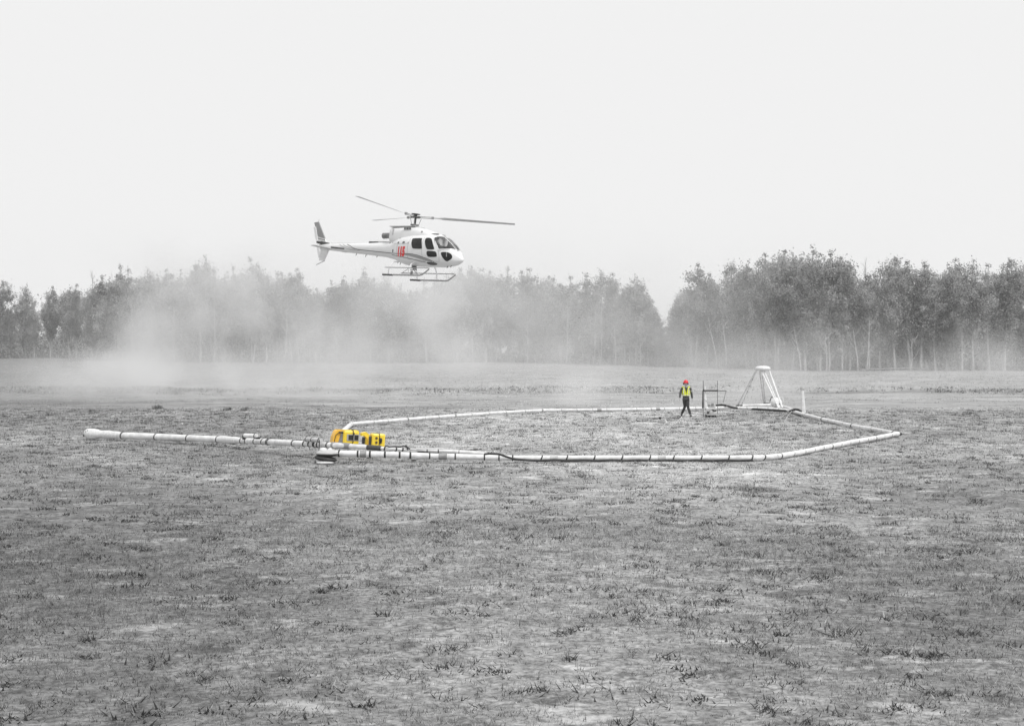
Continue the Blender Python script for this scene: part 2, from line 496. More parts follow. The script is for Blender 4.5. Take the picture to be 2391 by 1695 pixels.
for nm, pts, r, lab in (('near', near, None, 'long front tube of the loop, nearest the camera'), ('e2', e2, .085, 'front right tube of the loop'),
                        ('e3', e3, .075, 'back right tube of the loop, running to its right corner'), ('e4', e4, .075, 'back tube of the loop, behind the worker'),
                        ('e5', e5, .075, 'back left tube of the loop'), ('e6', e6, .095, 'short left tube running under the yellow cases')):
    mb = MB()
    rad = [.105, .10, .095, .09, .083, .083, .083, .083, .085] if r is None else [r] * len(pts)
    mb.tube(pts, rad, 18)
    segs.append(part('tube', mb, WHITE, frame, FO, label=lab))
for px in (794, 835.5, 864, 899, 933, 958, 1003, 1063, 1131, 1165, 1197, 1264, 1323, 1387, 1452, 1517, 1572, 1637, 1700, 1755, 1783):
    q = at_x(near, px)
    if q: ring('band', q[0], q[1], .099 if px < 1000 else .089, segs[0], FO, .055 if px < 1000 else .04, tilt=0 if px < 1200 else .4)
for px, L in ((848, .2), (1034, .26), (1293, .25), (1545, .25)):
    q = at_x(near, px); ring('sleeve', q[0], q[1], .1 if px < 1100 else .087, segs[0], FO, L, GREY if px < 1100 else LGREY)
for k, (p, t) in enumerate(along(e2, .93, .3)): ring('band', p, t, .084, segs[1], FO, .02 if k % 5 else .06, tilt=.5)
for k, (p, t) in enumerate(along(e3, 1.15, .5)): ring('band', p, t, .073, segs[2], FO, .03 if k % 4 else .15, DARK if k % 4 == 0 else GREY, tilt=.3)
for px in (1311, 1347, 1384, 1416, 1450, 1486, 1520, 1551, 1586, 1624, 1720, 1745, 1770, 1795, 1820):
    q = at_x(e4, px)
    if q: ring('band', q[0], q[1], .073, segs[3], FO, .025, GREY, tilt=.2)
for px in (1399, 1536):
    q = at_x(e4, px); ring('sleeve', q[0], q[1], .075, segs[3], FO, .22, GREY)
for px in (871, 904, 991, 1023, 1100, 1140, 1180, 1225): 
    q = at_x(e5, px)
    if q: ring('band', q[0], q[1], .073, segs[4], FO, .025, GREY, tilt=.2)
for px in (951, 1062, 1265):
    q = at_x(e5, px)
    if q: ring('sleeve', q[0], q[1], .073, segs[4], FO, .1, GREY)
for k in (.1, .3): 
    p = e5[-1].lerp(e6[1], k); ring('band', p, e6[1] - e5[-1], .095, segs[5], FO, .03, GREY)

# cable that leaves the inner spar, crosses the front tube and runs along its foot
cp = [at(1132, 1060, .33), at(1141, 1059, .36), at(1165, 1060, .34), at(1182, 1066, .24), at(1198, 1071, .13)]
xq = 1230; k = 0
while xq < 1790:
    cp.append(at(xq, 1074.6 + (1.0 if k % 2 else -.4), .05 if k % 2 else .075)); xq += 33; k += 1
mb = MB(); mb.tube(cp, .034, 8)
part('cable', mb, DARK, frame, FO, label='black cable running along the foot of the front tube')
hs = [at(1672, 946.5, .26), at(1684, 945.4, .28), at(1694, 946.5, .27), at(1709, 951, .2), at(1730, 953.6, .1), at(1766, 955.6, .1), at(1800, 957.6, .1), at(1824, 959, .1), at(1843, 959.8, .1), at(1850, 957.5, .2), at(1857, 955.8, .26), at(1866, 957.5, .2), at(1874, 962, .15)]
mb = MB(); mb.tube(hs, .055, 8)
part('hose', mb, DARK, frame, FO, label='thick black hose strapped along the back right tube')
mb = MB(); mb.tube([at(1846, 960, .08), at(1853, 961.5, .08), at(1862, 964.5, .06), at(1874, 969, .05)], .05, 8)
part('hose', mb, DARK, frame, FO, label='short black hose end drooping at the back right corner')
# inner spar joining the front tube
isp = [at(951, 1049, .30), at(998, 1051.8, .30), at(1060, 1054, .28), at(1100, 1056.5, .25), at(1138, 1060.5, .2)]
mb = MB(); mb.tube(isp, [.04, .05, .055, .06, .06], 12)
sp = part('spar', mb, WHITE, frame, FO, label='thin white spar angling into the front tube')
for px in (998, 1024, 1072): 
    q = at_x(isp, px); ring('band', q[0], q[1], .05, sp, FO, .03, DARK if px < 1060 else GREY)
mb = MB(); mb.tube([at(972, 1047.6, .42), at(1037, 1047.6, .42)], .022, 8)
part('rail', mb, WHITE, frame, FO)
mb = MB(); mb.tube([at(975, 1056, .24), at(1000, 1057, .22), at(1030, 1057.5, .22)], .035, 8)
part('cable', mb, DARK, frame, FO)  # black tube drawn for the shadow strip below the spar, no real cable
p = at(966.5, 1059, .26)
mb = MB(); mb.box(p + Vector((0, -.10, -.02)), (.12, .03, .34)); part('bracket', mb, LGREY, frame, FO)
mb = MB(); mb.box(p + Vector((0, -.06, -.205)), (.14, .14, .05)); part('bracket', mb, STEELD, frame, FO)
# corner cap, tyre and foot at the front left corner
c = at(764, 1058, .33)
mb = MB(); mb.ell(c, (.35, .28, .115)); cap = part('corner_cap', mb, LGREY, frame, FO, label='pale lens-shaped cap over the front left corner')
mb = MB(); mb.ell(c + Vector((0, 0, -.022)), (.352, .285, .09)); part('lower_band', mb, STEELD, cap, FO)  # second lens set slightly lower, a dark band round the cap's lower half
mb = MB(); mb.ell(c + Vector((-.13, 0, .10)), (.12, .11, .075)); part('knob', mb, WHITE, cap, FO)
mb = MB(); mb.ell(Vector((c.x - .05, c.y - .03, .165)), (.36, .28, .10), Matrix.Rotation(radians(9), 3, 'Y')); part('cushion', mb, DARK, frame, FO, label='black cushion under the front left corner')
mb = MB(); mb.ell(Vector((c.x - .05, c.y - .12, .05)), (.28, .2, .07)); part('foot', mb, WHITE, frame, FO)
c = at(2101, 1013, .1); mb = MB(); mb.ell(c, (.1, .12, .06)); part('corner_cap', mb, DARK, frame, FO, label='small dark cap on the right-hand corner')

# ------------------------------------------------------------ tail boom
bp_ = [(214, 1013, .22, .19), (240, 1014, .22, .15), (262, 1015, .22, .135), (287, 1016.6, .22, .125), (365, 1019.6, .22, .122), (509, 1025.5, .26, .115), (565, 1028.6, .3, .108), (686, 1034.6, .42, .098), (790, 1040, .46, .088), (854, 1044, .44, .075), (913, 1048, .40, .05), (951, 1050, .36, .045)]
bpts = [at(a, b, c) for a, b, c, d in bp_]
BO = at(560, 1030, 0)
boom = empty('tail_boom', BO, 'long white tapering boom with a round bulb on its left end', 'boom')
mb = MB(); mb.tube(bpts[2:], [d for a, b, c, d in bp_][2:], 18)
pole = part('pole', mb, WHITE, boom, BO)
d0 = (bpts[1] - bpts[0]).normalized()
mb = MB()
prof = [(-.33, .02), (-.31, .09), (-.26, .16), (-.18, .20), (-.05, .212), (.12, .205), (.25, .19), (.38, .16), (.5, .148), (.85, .138)]
mb.tube([bpts[0] + d0 * t for t, r in prof], [r for t, r in prof], 20)
bulb = part('end_bulb', mb, WHITE2, boom, BO, label='rounded grey-white bulb capping the boom')
for a, b in ((-.2, .1), (-.12, .14)):
    mb = MB(); mb.ell(bpts[0] + Vector((a, -.13, b)), (.02, .02, .015), nu=8, nv=6); part('vent_hole', mb, DARK, bulb, BO)
mb = MB(); mb.ell(bpts[0] + Vector((-.28, -.08, -.06)), (.03, .03, .045), nu=8, nv=6); part('vent_hole', mb, DARK, bulb, BO)
# a fabric wrap with a dark underside beside the bulb
def wrap(px0, px1, name, m, extra=.012):
    a, b = at_x(bpts, px0)[0], at_x(bpts, px1)[0]
    ra, rb = .14 if px0 < 300 else .118, .13 if px1 < 300 else .112
    mb = MB(); mb.tube([a, a.lerp(b, .35), a.lerp(b, .7), b], [ra + extra, ra + extra * 1.6, rb + extra, rb + extra * 1.4], 16)
    return part(name, mb, m, pole, BO)
wrap(243, 275, 'wrap', WHITE2); wrap(514, 552, 'wrap', WHITE2)
for px, r in ((253, .15), (287, .13), (365, .122), (439, .119), (509, .115), (566, .108), (577, .106), (597, .106), (615, .104), (626, .103), (629, .103), (686, .1), (712, .097), (724, .096), (736, .096), (744, .1), (766, .09), (880, .062), (899, .056), (925, .05), (940, .05)):
    q = at_x(bpts, px); ring('band', q[0], q[1], r + .003, pole, BO, .045 if px != 736 else .09, tilt=.2)
p0, p1 = at(571, 1017, .57), at(600, 1018, .57)
mb = MB(); mb.tube([p0, p1], .078, 14); can = part('canister', mb, WHITE, boom, BO)
mb = MB(); mb.box(p0 + Vector((-.02, 0, -.06)), (.1, .1, .14)); part('clamp', mb, DARK, can, BO)
mb = MB(); mb.box(p1 + Vector((.03, 0, -.07)), (.16, .08, .06)); part('clamp', mb, DARK, can, BO)
ring('band', p0.lerp(p1, .85), p1 - p0, .078, can, BO, .03)
p0, p1 = at(713, 1025, .60), at(750, 1028.5, .60)
mb = MB(); mb.tube([p0, p1], .075, 14); can = part('canister', mb, LGREY, boom, BO)
for k in (.1, .45, .9): ring('band', p0.lerp(p1, k), p1 - p0, .075, can, BO, .03)
mb = MB(); mb.tube([at(708, 1030.5, .5), at(756, 1033, .5)], .025, 8); part('clamp', mb, DARK, can, BO)
mb = MB(); mb.tube([at(720, 1036, .35), at(722, 1045, .25), at(724, 1049.5, .2)], .014, 6); part('strap', mb, DARK, boom, BO)
mb = MB(); mb.tube([at(744, 1023, .68), at(746, 1030, .6), at(745.5, 1042, .4), at(745, 1052, .3)], .016, 6); part('strap', mb, DARK, boom, BO)
# grey sheath with bolts under the yellow cases
a, b = at_x(bpts, 776)[0], at_x(bpts, 818)[0]
mb = MB(); mb.tube([a, b], .105, 14); part('sheath', mb, GREY, pole, BO)
a, b = at_x(bpts, 857)[0], at_x(bpts, 890)[0]
mb = MB(); mb.tube([a, b], .085, 14); part('sheath', mb, STEELD, pole, BO)
mb = MB(); q = [(900, 1041, .5), (910, 1043, .47), (922, 1042, .48), (933, 1043, .46), (943, 1041, .48), (950, 1044, .44), (957, 1048, .38)]
mb.tube([at(*t) for t in q], .022, 6); mb.tube([at(946, 1040, .5), at(953, 1046, .42), at(950, 1051, .34)], .035, 6)
part('cord', mb, DARK, boom, BO, label='knotted black cord on the thin end of the boom')

# ------------------------------------------------------------ yellow instrument cases
def case_a():
    c = at(812, 1021, .62)
    R = Matrix.Rotation(radians(22), 3, 'Z') @ Matrix.Rotation(radians(3), 3, 'Y')
    root = empty('instrument_case', c, 'larger yellow case with two dark windows on its front, strapped on the boom', 'equipment case', 'yellow cases on the boom')
    def pt(name, pos, size, m, par=None, bev=0.0):
        mb = MB(); mb.box(R @ Vector(pos), size, R, bev)
        return part(name, mb, m, par or root)
    body = pt('body', (0.06, 0, 0), (.54, .42, .47), YEL, bev=.05)
    pan = pt('window_panel', (.12, -.212, .01), (.42, .02, .22), mat('panel_grey', .42, .5))
    pt('window', (.04, -.224, .01), (.15, .012, .165), DARK, pan)
    pt('window', (.235, -.224, .01), (.135, .012, .165), DARK, pan)
    pt('lid', (0.06, 0, .238), (.5, .38, .02), YEL, bev=.008)
    mb = MB(); mb.tube([R @ Vector(q) for q in ((.12, .0, .262), (.12, -.21, .255), (.12, -.246, .12), (.12, -.246, -.15), (.05, -.236, -.25), (-.1, -.2, -.3))], .013, 6)
    part('strap', mb, DARK, root)
    mb = MB(); mb.ell(R @ Vector((.135, -.25, .14)), (.03, .03, .035), nu=8, nv=6); part('buckle', mb, DARK, root)
    # slanting end cover on the left with a dark gap before it
    mb = MB()
    pl = [(-.56, -.25), (-.54, .0), (-.46, .2), (-.40, .25), (-.24, .25), (-.30, .1), (-.38, -.22)]
    mb.prism([R @ Vector((x, -.17, z)) for x, z in pl], R @ Vector((0, .34, 0))); cov = part('end_cover', mb, ORA, root)
    mb = MB()
    pl = [(-.37, -.24), (-.28, .17), (-.22, .2), (-.205, -.2)]
    mb.prism([R @ Vector((x, -.15, z)) for x, z in pl], R @ Vector((0, .28, 0))); part('hinge_gap', mb, GREY, root)
    mb = MB(); mb.tube([R @ Vector((-.36, -.2, .17)), R @ Vector((-.22, -.22, .165))], .03, 8); part('handle', mb, DARK, root)
    mb = MB(); mb.tube([R @ Vector(q) for q in ((-.36, -.2, .17), (-.46, -.2, .08), (-.5, -.2, -.1), (-.49, -.2, -.24), (-.38, -.2, -.26))], .011, 6); part('cable', mb, DARK, root)
def case_b():
    c = at(881, 1028, .56)
    R = Matrix.Rotation(radians(20), 3, 'Z') @ Matrix.Rotation(radians(4), 3, 'Y')
    root = empty('instrument_case', c, 'smaller yellow case with four dark round sockets, right of the larger one', 'equipment case', 'yellow cases on the boom')
    def pt(name, pos, size, m, par=None, bev=0.0):
        mb = MB(); mb.box(R @ Vector(pos), size, R, bev)
        return part(name, mb, m, par or root)
    pt('body', (0, 0, 0), (.45, .32, .44), YEL, bev=.045)
    for x, z, r in ((-.075, .08, .042), (-.07, -.06, .042), (.06, .04, .055), (.075, -.06, .04)):
        mb = MB(); mb.tube([R @ Vector((x, -.155, z)), R @ Vector((x, -.178, z))], r, 14); part('socket', mb, mat('brown_socket', (.10, .06, .03), .5), root)
    mb = MB(); mb.ell(R @ Vector((.075, -.19, .02)), (.045, .04, .075), R, 8, 6); part('plug', mb, DARK, root)
    mb = MB(); mb.tube([R @ Vector(q) for q in ((.02, .1, .225), (.02, -.15, .228), (.025, -.178, .15), (.03, -.178, -.15), (-.03, -.168, -.225), (-.1, -.1, -.25))], .011, 6)
    part('strap', mb, DARK, root)
    for k in range(6):
        mb = MB(); mb.box(R @ Vector((-.232, -.12, .12 - k * .045)), (.012, .06, .014), R); part('rib', mb, mat('brown_socket', .1), root)
    # link cover and grille reaching back to the larger case
    mb = MB()
    pl = [(-.56, .22), (-.42, .26), (-.30, .18), (-.31, -.16), (-.38, -.16), (-.40, .05), (-.47, .14), (-.56, .12)]
    mb.prism([R @ Vector((x, -.1, z)) for x, z in pl], R @ Vector((0, .22, 0))); part('link_cover', mb, YEL, root)
    pt('grille', (-.275, -.02, -.02), (.09, .2, .30), STEELD, bev=.02)
    mb = MB(); mb.tube([R @ Vector(q) for q in ((-.5, -.12, -.2), (-.4, -.14, -.24), (-.33, -.13, -.2), (-.36, -.13, .05), (-.44, -.12, .12))], .014, 6); part('cable', mb, ORA, root)
    pt('window', (-.49, -.1, -.02), (.1, .03, .22), DARK, bev=.01)
case_a(); case_b()

# ------------------------------------------------------------ tripod with disc
TO = at(1776, 948, 0)
tri = empty('tripod_antenna', TO, 'white tripod of paired thin legs topped by a flat oval disc', 'tripod')
Dt = 77.0
tc = atd(1781, 860.6, Dt)
mb = MB()
prof = [(0, .15), (.14, .148), (.27, .132), (.36, .10), (.41, .05), (.425, -.005), (.40, -.06), (.34, -.098), (.24, -.115), (.13, -.15), (0, -.16)]
rings = []
for k, (r, z) in enumerate(prof):
    rings.append([tc + Vector((max(r, .002) * cos(a), max(r, .002) * sin(a), z)) for a in np.linspace(0, 2 * pi, 28, endpoint=False)])
mb.sections(rings[::-1]); disc = part('disc', mb, WHITE2, tri, TO)
mb = MB(); mb.ell(tc + Vector((0, 0, -.11)), (.2, .2, .05)); part('hub_plate', mb, GREY, disc, TO)
def leg(a, b, r, m=WHITE):
    mb = MB(); mb.tube([a, b], r, 8); return part('leg', mb, m, tri, TO)
f1 = at(1723, 944.7, .15); f2 = at(1731.5, 945, .15); b1 = at(1783, 940, .15); b2 = at(1787, 940, .15); r1 = at(1818, 952.6, .15); r2 = at(1827, 952.6, .15)
leg(tc + Vector((-.38, .02, -.1)), f1, .046); leg(tc + Vector((-.33, .08, -.12)), f2, .028)
leg(tc + Vector((-.13, .2, -.12)), b1, .042); leg(tc + Vector((.0, .2, -.12)), b2, .042)
leg(tc + Vector((-.1, -.12, -.12)), r1, .04); leg(tc + Vector((.05, -.15, -.12)), r1 + Vector((.07, 0, 0)), .032); leg(tc + Vector((.34, -.05, -.1)), r2, .045)
for k in (.25, .45, .6):
    p = (tc + Vector((-.33, .08, -.12))).lerp(f2, k); ring('band', p, f2 - tc, .027, tri, TO, .05, GREY)
for p in (f1.lerp(f2, .5), b1.lerp(b2, .5) + Vector((.15, 0, 0)), r1.lerp(r2, .5)):
    mb = MB(); mb.box(p + Vector((0, 0, -.05)), (.42, .16, .07), bev=.02); part('foot_clamp', mb, STEELD, tri, TO)
mb = MB(); mb.tube([at(1734, 947, .15), at(1776, 945.6, .18), at(1800, 945.2, .18)], .07, 12); part('base_tube', mb, WHITE, tri, TO)
mb = MB(); mb.tube([at(1828, 948, .15), at(1848, 955, .15)], .06, 12); part('base_tube', mb, WHITE, tri, TO)
# tank
kc = atd(1811.5, 939.5, 77.6)
tank = empty('buoy_tank', (kc.x, kc.y, 0), 'round white tank with loop handles beside the tripod leg', 'tank')
KO = Vector((kc.x, kc.y, 0))
mb = MB(); mb.ell(kc, (.34, .32, .275)); part('shell', mb, WHITE2, tank, KO)
for (x0, x1, zz) in ((-.34, -.1, .27), (.12, .42, .28)):
    pts = [kc + Vector((x0 + (x1 - x0) * t, -.05, -.1 + (zz + .14) * sin(pi * (t * .75 + .1)))) for t in np.linspace(0, 1, 9)]
    mb = MB(); mb.tube(pts, .02, 6); part('handle', mb, STEELD if x0 < 0 else WHITE, tank, KO)
mb = MB(); mb.ell(kc + Vector((-.02, -.3, -.08)), (.05, .04, .06), nu=8, nv=6); mb.ell(kc + Vector((.14, -.29, -.07)), (.05, .04, .03), nu=8, nv=6); part('valve', mb, DARK, tank, KO)
mb = MB(); mb.tube([Vector((kc.x, kc.y - .02, .24)), Vector((kc.x, kc.y - .02, .0))], [.16, .035], 12); part('foot', mb, WHITE, tank, KO)
# stabilising fin posts
def fin(p0, top_px, top_py, wb, wt, label, lean=0):
    D = p0.y; t = atd(top_px, top_py, D)
    mb = MB(); rs = []
    for k in np.linspace(0, 1, 7):
        c = p0.lerp(t, k); wd = (wb + (wt - wb) * k) / 2
        rs.append([c + Vector((wd * cos(a), wd * .38 * sin(a), 0)) for a in np.linspace(0, 2 * pi, 16, endpoint=False)])
    mb.sections(rs)
    return solo('fin_post', mb, WHITE, (p0.x, p0.y, 0), label, 'post')
fin(at(1877, 963.5, .16), 1874, 912, .19, .12, 'tapered white post standing on the back right corner of the loop')

# ------------------------------------------------------------ drill cart
RO = at(1659, 974, 0)
rig = empty('drill_cart', RO, 'small engine cart with tall poles and a dark crossbar next to the worker', 'cart')
D = RO.y
s = FPX / D
def rp(px, py, dy=0.0): 
    return Vector(((px - 1195.5) * (D + dy) / FPX, D + dy, CAM_H - (py - 780) * (D + dy) / FPX))
def rpart(name, mb, m, lab=None): return part(name, mb, m, rig, RO, label=lab)
mb = MB(); rs = []
for k in np.linspace(0, 1, 6):
    l, r_ = rp(1643 + (1648.5 - 1643) * 0 + 4.0 * max(0, k * 1.35 - .35) * 0, 901.8, .0), None
    y = 901.8 + (953 - 901.8) * k; xl = 1643.0; xr = 1647.2 + (1651.6 - 1647.2) * k
    a = rp((xl + xr) / 2, y, .05); wd = (xr - xl) / 2 / s
    rs.append([a + Vector((wd * cos(q), wd * .5 * sin(q), 0)) for q in np.linspace(0, 2 * pi, 14, endpoint=False)])
mb.sections(rs[::-1]); rpart('mast', mb, WHITE, 'tapered white mast')
mb = MB(); mb.tube([rp(1649.5, 953, -.05), rp(1650, 962, -.05)], .035, 8); rpart('mast_foot', mb, WHITE)
for x, yb in ((1642, 975), (1675.3, 975)):
    mb = MB(); mb.tube([rp(x, 889), rp(x, yb)], .012 if x > 1650 else .016, 6); rpart('pole', mb, STEELD)
mb = MB(); mb.tube([rp(1641, 912), rp(1676, 912)], .036, 8); mb.tube([rp(1641, 911), rp(1643.5, 909.5)], .03, 6); bar = rpart('crossbar', mb, DARK)
mb = MB(); mb.tube([rp(1620.6, 913.4), rp(1641, 913.2)], .014, 6); rpart('rod', mb, GREY)
mb = MB(); mb.tube([rp(1676, 911.5), rp(1684, 912.6), rp(1690, 912), rp(1696, 913)], .022, 6); rpart('rod', mb, STEELD)
mb = MB(); mb.tube([rp(1695, 914), rp(1692, 926), rp(1688.6, 940)], .018, 6); rpart('hose', mb, GREY)
mb = MB(); mb.tube([rp(1697, 913), rp(1697.3, 936), rp(1697, 962)], .008, 6); rpart('line', mb, LGREY)
mb = MB(); mb.tube([rp(1621, 917), rp(1640, 931)], .011, 6); rpart('line', mb, LGREY)
mb = MB(); mb.tube([rp(1642, 930), rp(1652, 938), rp(1660, 943)], .009, 6); rpart('line', mb, GREY)
mb = MB(); mb.box(rp(1641, 946, .05), (.07, .08, .3)); mb.tube([rp(1641.5, 912), rp(1640.7, 944)], .03, 6); rpart('hose_reel', mb, STEELD)
mb = MB(); mb.box(rp(1661.5, 947, .2), (.34, .3, .19), bev=.03); eng = rpart('housing', mb, LGREY)
mb = MB(); mb.box(rp(1664, 944.5, .03), (.13, .03, .12)); part('vent', mb, GREY, eng, RO)
mb = MB(); mb.box(rp(1655.5, 946, .03), (.03, .03, .12)); part('vent', mb, STEELD, eng, RO)
mb = MB(); mb.box(rp(1661, 954.8, 0), (.55, .3, .03)); mb.box(rp(1662, 967.8, -.05), (.56, .5, .035)); rpart('deck', mb, LGREY)
mb = MB(); mb.box(rp(1668, 959, 0), (.14, .2, .07), bev=.02); mb.box(rp(1653, 963, 0), (.1, .2, .13), bev=.02); mb.box(rp(1664, 957, 0), (.09, .2, .06)); rpart('engine', mb, STEELD)
mb = MB(); mb.box(rp(1660, 962, -.1), (.12, .16, .13), bev=.02); mb.tube([rp(1668, 964.5, -.1), rp(1674, 964.5, -.1)], .05, 10); rpart('engine', mb, LGREY)
mb = MB()
for x0 in (1641.2, 1646.5):
    mb.tube([rp(x0, 952, -.12), rp(x0, 975.5, -.12)], .01, 5)
for yy in (952, 957, 962, 967, 972, 975.5): mb.tube([rp(1641.2, yy, -.12), rp(1646.5, yy, -.12)], .009, 5)
rpart('guard', mb, GREY)
mb = MB(); mb.box(rp(1659.5, 971, .0), (.5, .34, .12), bev=.02); rpart('chassis', mb, DARK)
for x in (1651, 1659.5, 1668):
    c = rp(x, 972.3, -.1)
    mb = MB(); mb.tube([c + Vector((0, -.12, 0)), c + Vector((0, .12, 0))], .092, 14); wl = rpart('wheel', mb, DARK)
    mb = MB(); mb.tube([c + Vector((0, -.126, 0)), c + Vector((0, -.1, 0))], .035, 10); part('hubcap', mb, GREY, wl, RO)
mb = MB(); mb.tube([rp(1676, 955, .1), rp(1676, 975.5, .1)], .012, 5); mb.tube([rp(1672, 968, .1), rp(1677, 968, .1)], .012, 5); rpart('stand', mb, LGREY)

# ------------------------------------------------------------ gear on the grass left of the worker
GO = at(1537, 978, 0)
g = empty('probe_rod', GO, 'long thin black rod lying on the grass in front of the worker', 'rod')
mb = MB(); mb.tube([at(1486, 977, .1), at(1500, 977, .1), at(1542, 976.6, .1), at(1588, 976.3, .1)], .018, 6); part('shaft', mb, DARK, g, GO)
mb = MB(); mb.ell(at(1541, 976, .14), (.07, .05, .06), nu=10, nv=6); mb.tube([at(1523, 977, .11), at(1536, 977, .11)], .035, 6); part('grip', mb, DARK, g, GO)
mb = MB(); mb.tube([at(1499, 977, .1), at(1501, 981.5, .06), at(1507, 982.5, .04), at(1512, 981, .05), at(1514, 977, .1)], .016, 6); part('hoop', mb, STEELD, g, GO)
mb = MB(); mb.tube([at(1486, 980.5, .06), at(1489, 983, .03), at(1495, 984, .03)], .022, 6); solo('hose_stub', mb, DARK, at(1489, 983, 0), 'short dark hose piece under the left end of the rod', 'hose')
c = at(1544.5, 985, .06)
mb = MB(); mb.box(c, (.28, .2, .12), bev=.03); solo('gear_box', mb, GREY, (c.x, c.y, 0), 'small grey box on the grass under the rod', 'box')
c = at(1554.5, 983.4, .08)
mb = MB(); mb.tube([c + Vector((-.04, 0, .08)), c + Vector((.04, -.02, -.07))], .035, 10); solo('marker_tube', mb, WHITE, (c.x, c.y, 0), 'short white tube beside the small grey box', 'tube')
SO = at(1592, 984, 0)
g = empty('rope_bundle', SO, 'pale rope bundle spread like a small tripod by the worker\'s feet', 'rope')
for a, b in (((1592, 973, .2), (1577, 990, 0.02)), ((1592, 973, .2), (1586, 989, .02)), ((1593, 974, .18), (1607, 988, .02)), ((1592, 974, .2), (1597, 985, .02))):
    mb = MB(); mb.tube([at(*a), at(*a).lerp(at(*b), .5) + Vector((0, 0, .02)), at(*b)], .009, 6); part('strand', mb, ROPE if b[0] < 1600 else GREY, g, SO)
mb = MB(); mb.ell(at(1592.5, 983.5, .04), (.05, .05, .06), nu=8, nv=6); part('knot', mb, ROPE, g, SO)
def rope(pts, label, r=.009):
    P = [at(*p) for p in pts]
    mb = MB(); mb.tube(P, r, 6); solo('rope', mb, ROPE, (P[0].x, P[0].y, 0), label, 'rope', 'pale ropes on the grass')
rope([(1727, 948, .12), (1716, 960, .04), (1700, 968, .02), (1685, 973, .02)], 'pale rope trailing from the left tripod foot to the grass')
rope([(1851, 957, .2), (1842, 968, .05), (1834, 980, .02), (1826, 990, .02)], 'pale rope slanting down from the hose at the back right corner')
rope([(1838, 963, .05), (1826, 973, .02), (1810, 977, .02), (1795, 978, .02)], 'pale rope curving left across the grass inside the loop', .007)
rope([(1806, 1025, .02), (1799, 1040, .02), (1788, 1058, .05), (1782, 1064, .2)], 'pale rope reaching the right end of the front tube', .007)
rope([(1632, 966, .02), (1627, 974, .02), (1618, 980, .02)], 'short pale rope on the grass between worker and cart')
c = at(425, 989.5, .04)
mb = MB(); mb.ell(c, (.05, .04, .035), nu=10, nv=7); solo('stone', mb, mat('chalk', .75, .9), (c.x, c.y, 0), 'lone white stone on the grass above the left part of the boom', 'stone')

# ------------------------------------------------------------ figures
def skinned(name, joints, bones, root_i, m, parent, sub=2):
    me = bpy.data.meshes.new(name)
    me.from_pydata([tuple(j[0]) for j in joints], bones, [])
    o = bpy.data.objects.new(name, me); COL.objects.link(o); o.parent = parent
    bm = bmesh.new(); bm.from_mesh(me); bm.verts.ensure_lookup_table()
    ly = bm.verts.layers.skin.verify()
    for i, j in enumerate(joints):
        r = j[1]; bm.verts[i][ly].radius = r if hasattr(r, '__len__') else (r, r)
        bm.verts[i][ly].use_root = (i == root_i)
    bm.to_mesh(me); bm.free()
    md = o.modifiers.new('skin', 'SKIN'); md.use_smooth_shade = True
    sb = o.modifiers.new('sub', 'SUBSURF'); sb.levels = sub; sb.render_levels = sub
    me.materials.append(m)
    return o
def chain(J, B, start, pts):
    prev = start
    for p, r in pts:
        J.append((Vector(p), r)); B.append((prev, len(J) - 1)); prev = len(J) - 1
    return prev
def hand(J, B, wrist_i, w_, d, side, inward, r=.009):
    """palm then five separate fingers; d = direction of the hand, inward = thumb side"""
    d = Vector(d).normalized(); sd = Vector(inward).normalized(); cur = Vector(side).normalized()
    pi_ = chain(J, B, wrist_i, [(Vector(w_) + d * .05, (.034, .016))])
    kn = Vector(w_) + d * .085
    for k, (off, L) in enumerate(((.03, .075), (.010, .085), (-.010, .078), (-.03, .06))):
        b0 = kn + sd * off
        chain(J, B, pi_, [(b0, r), (b0 + d * L * .45 + cur * .010, r * .95), (b0 + d * L * .75 + cur * .028, r * .9), (b0 + d * L * .9 + cur * .045, r * .8)])
    t0 = Vector(w_) + d * .03 + sd * .035
    chain(J, B, pi_, [(t0, r * 1.2), (t0 + d * .03 + sd * .02 + cur * .01, r * 1.1), (t0 + d * .055 + sd * .022 + cur * .02, r)])

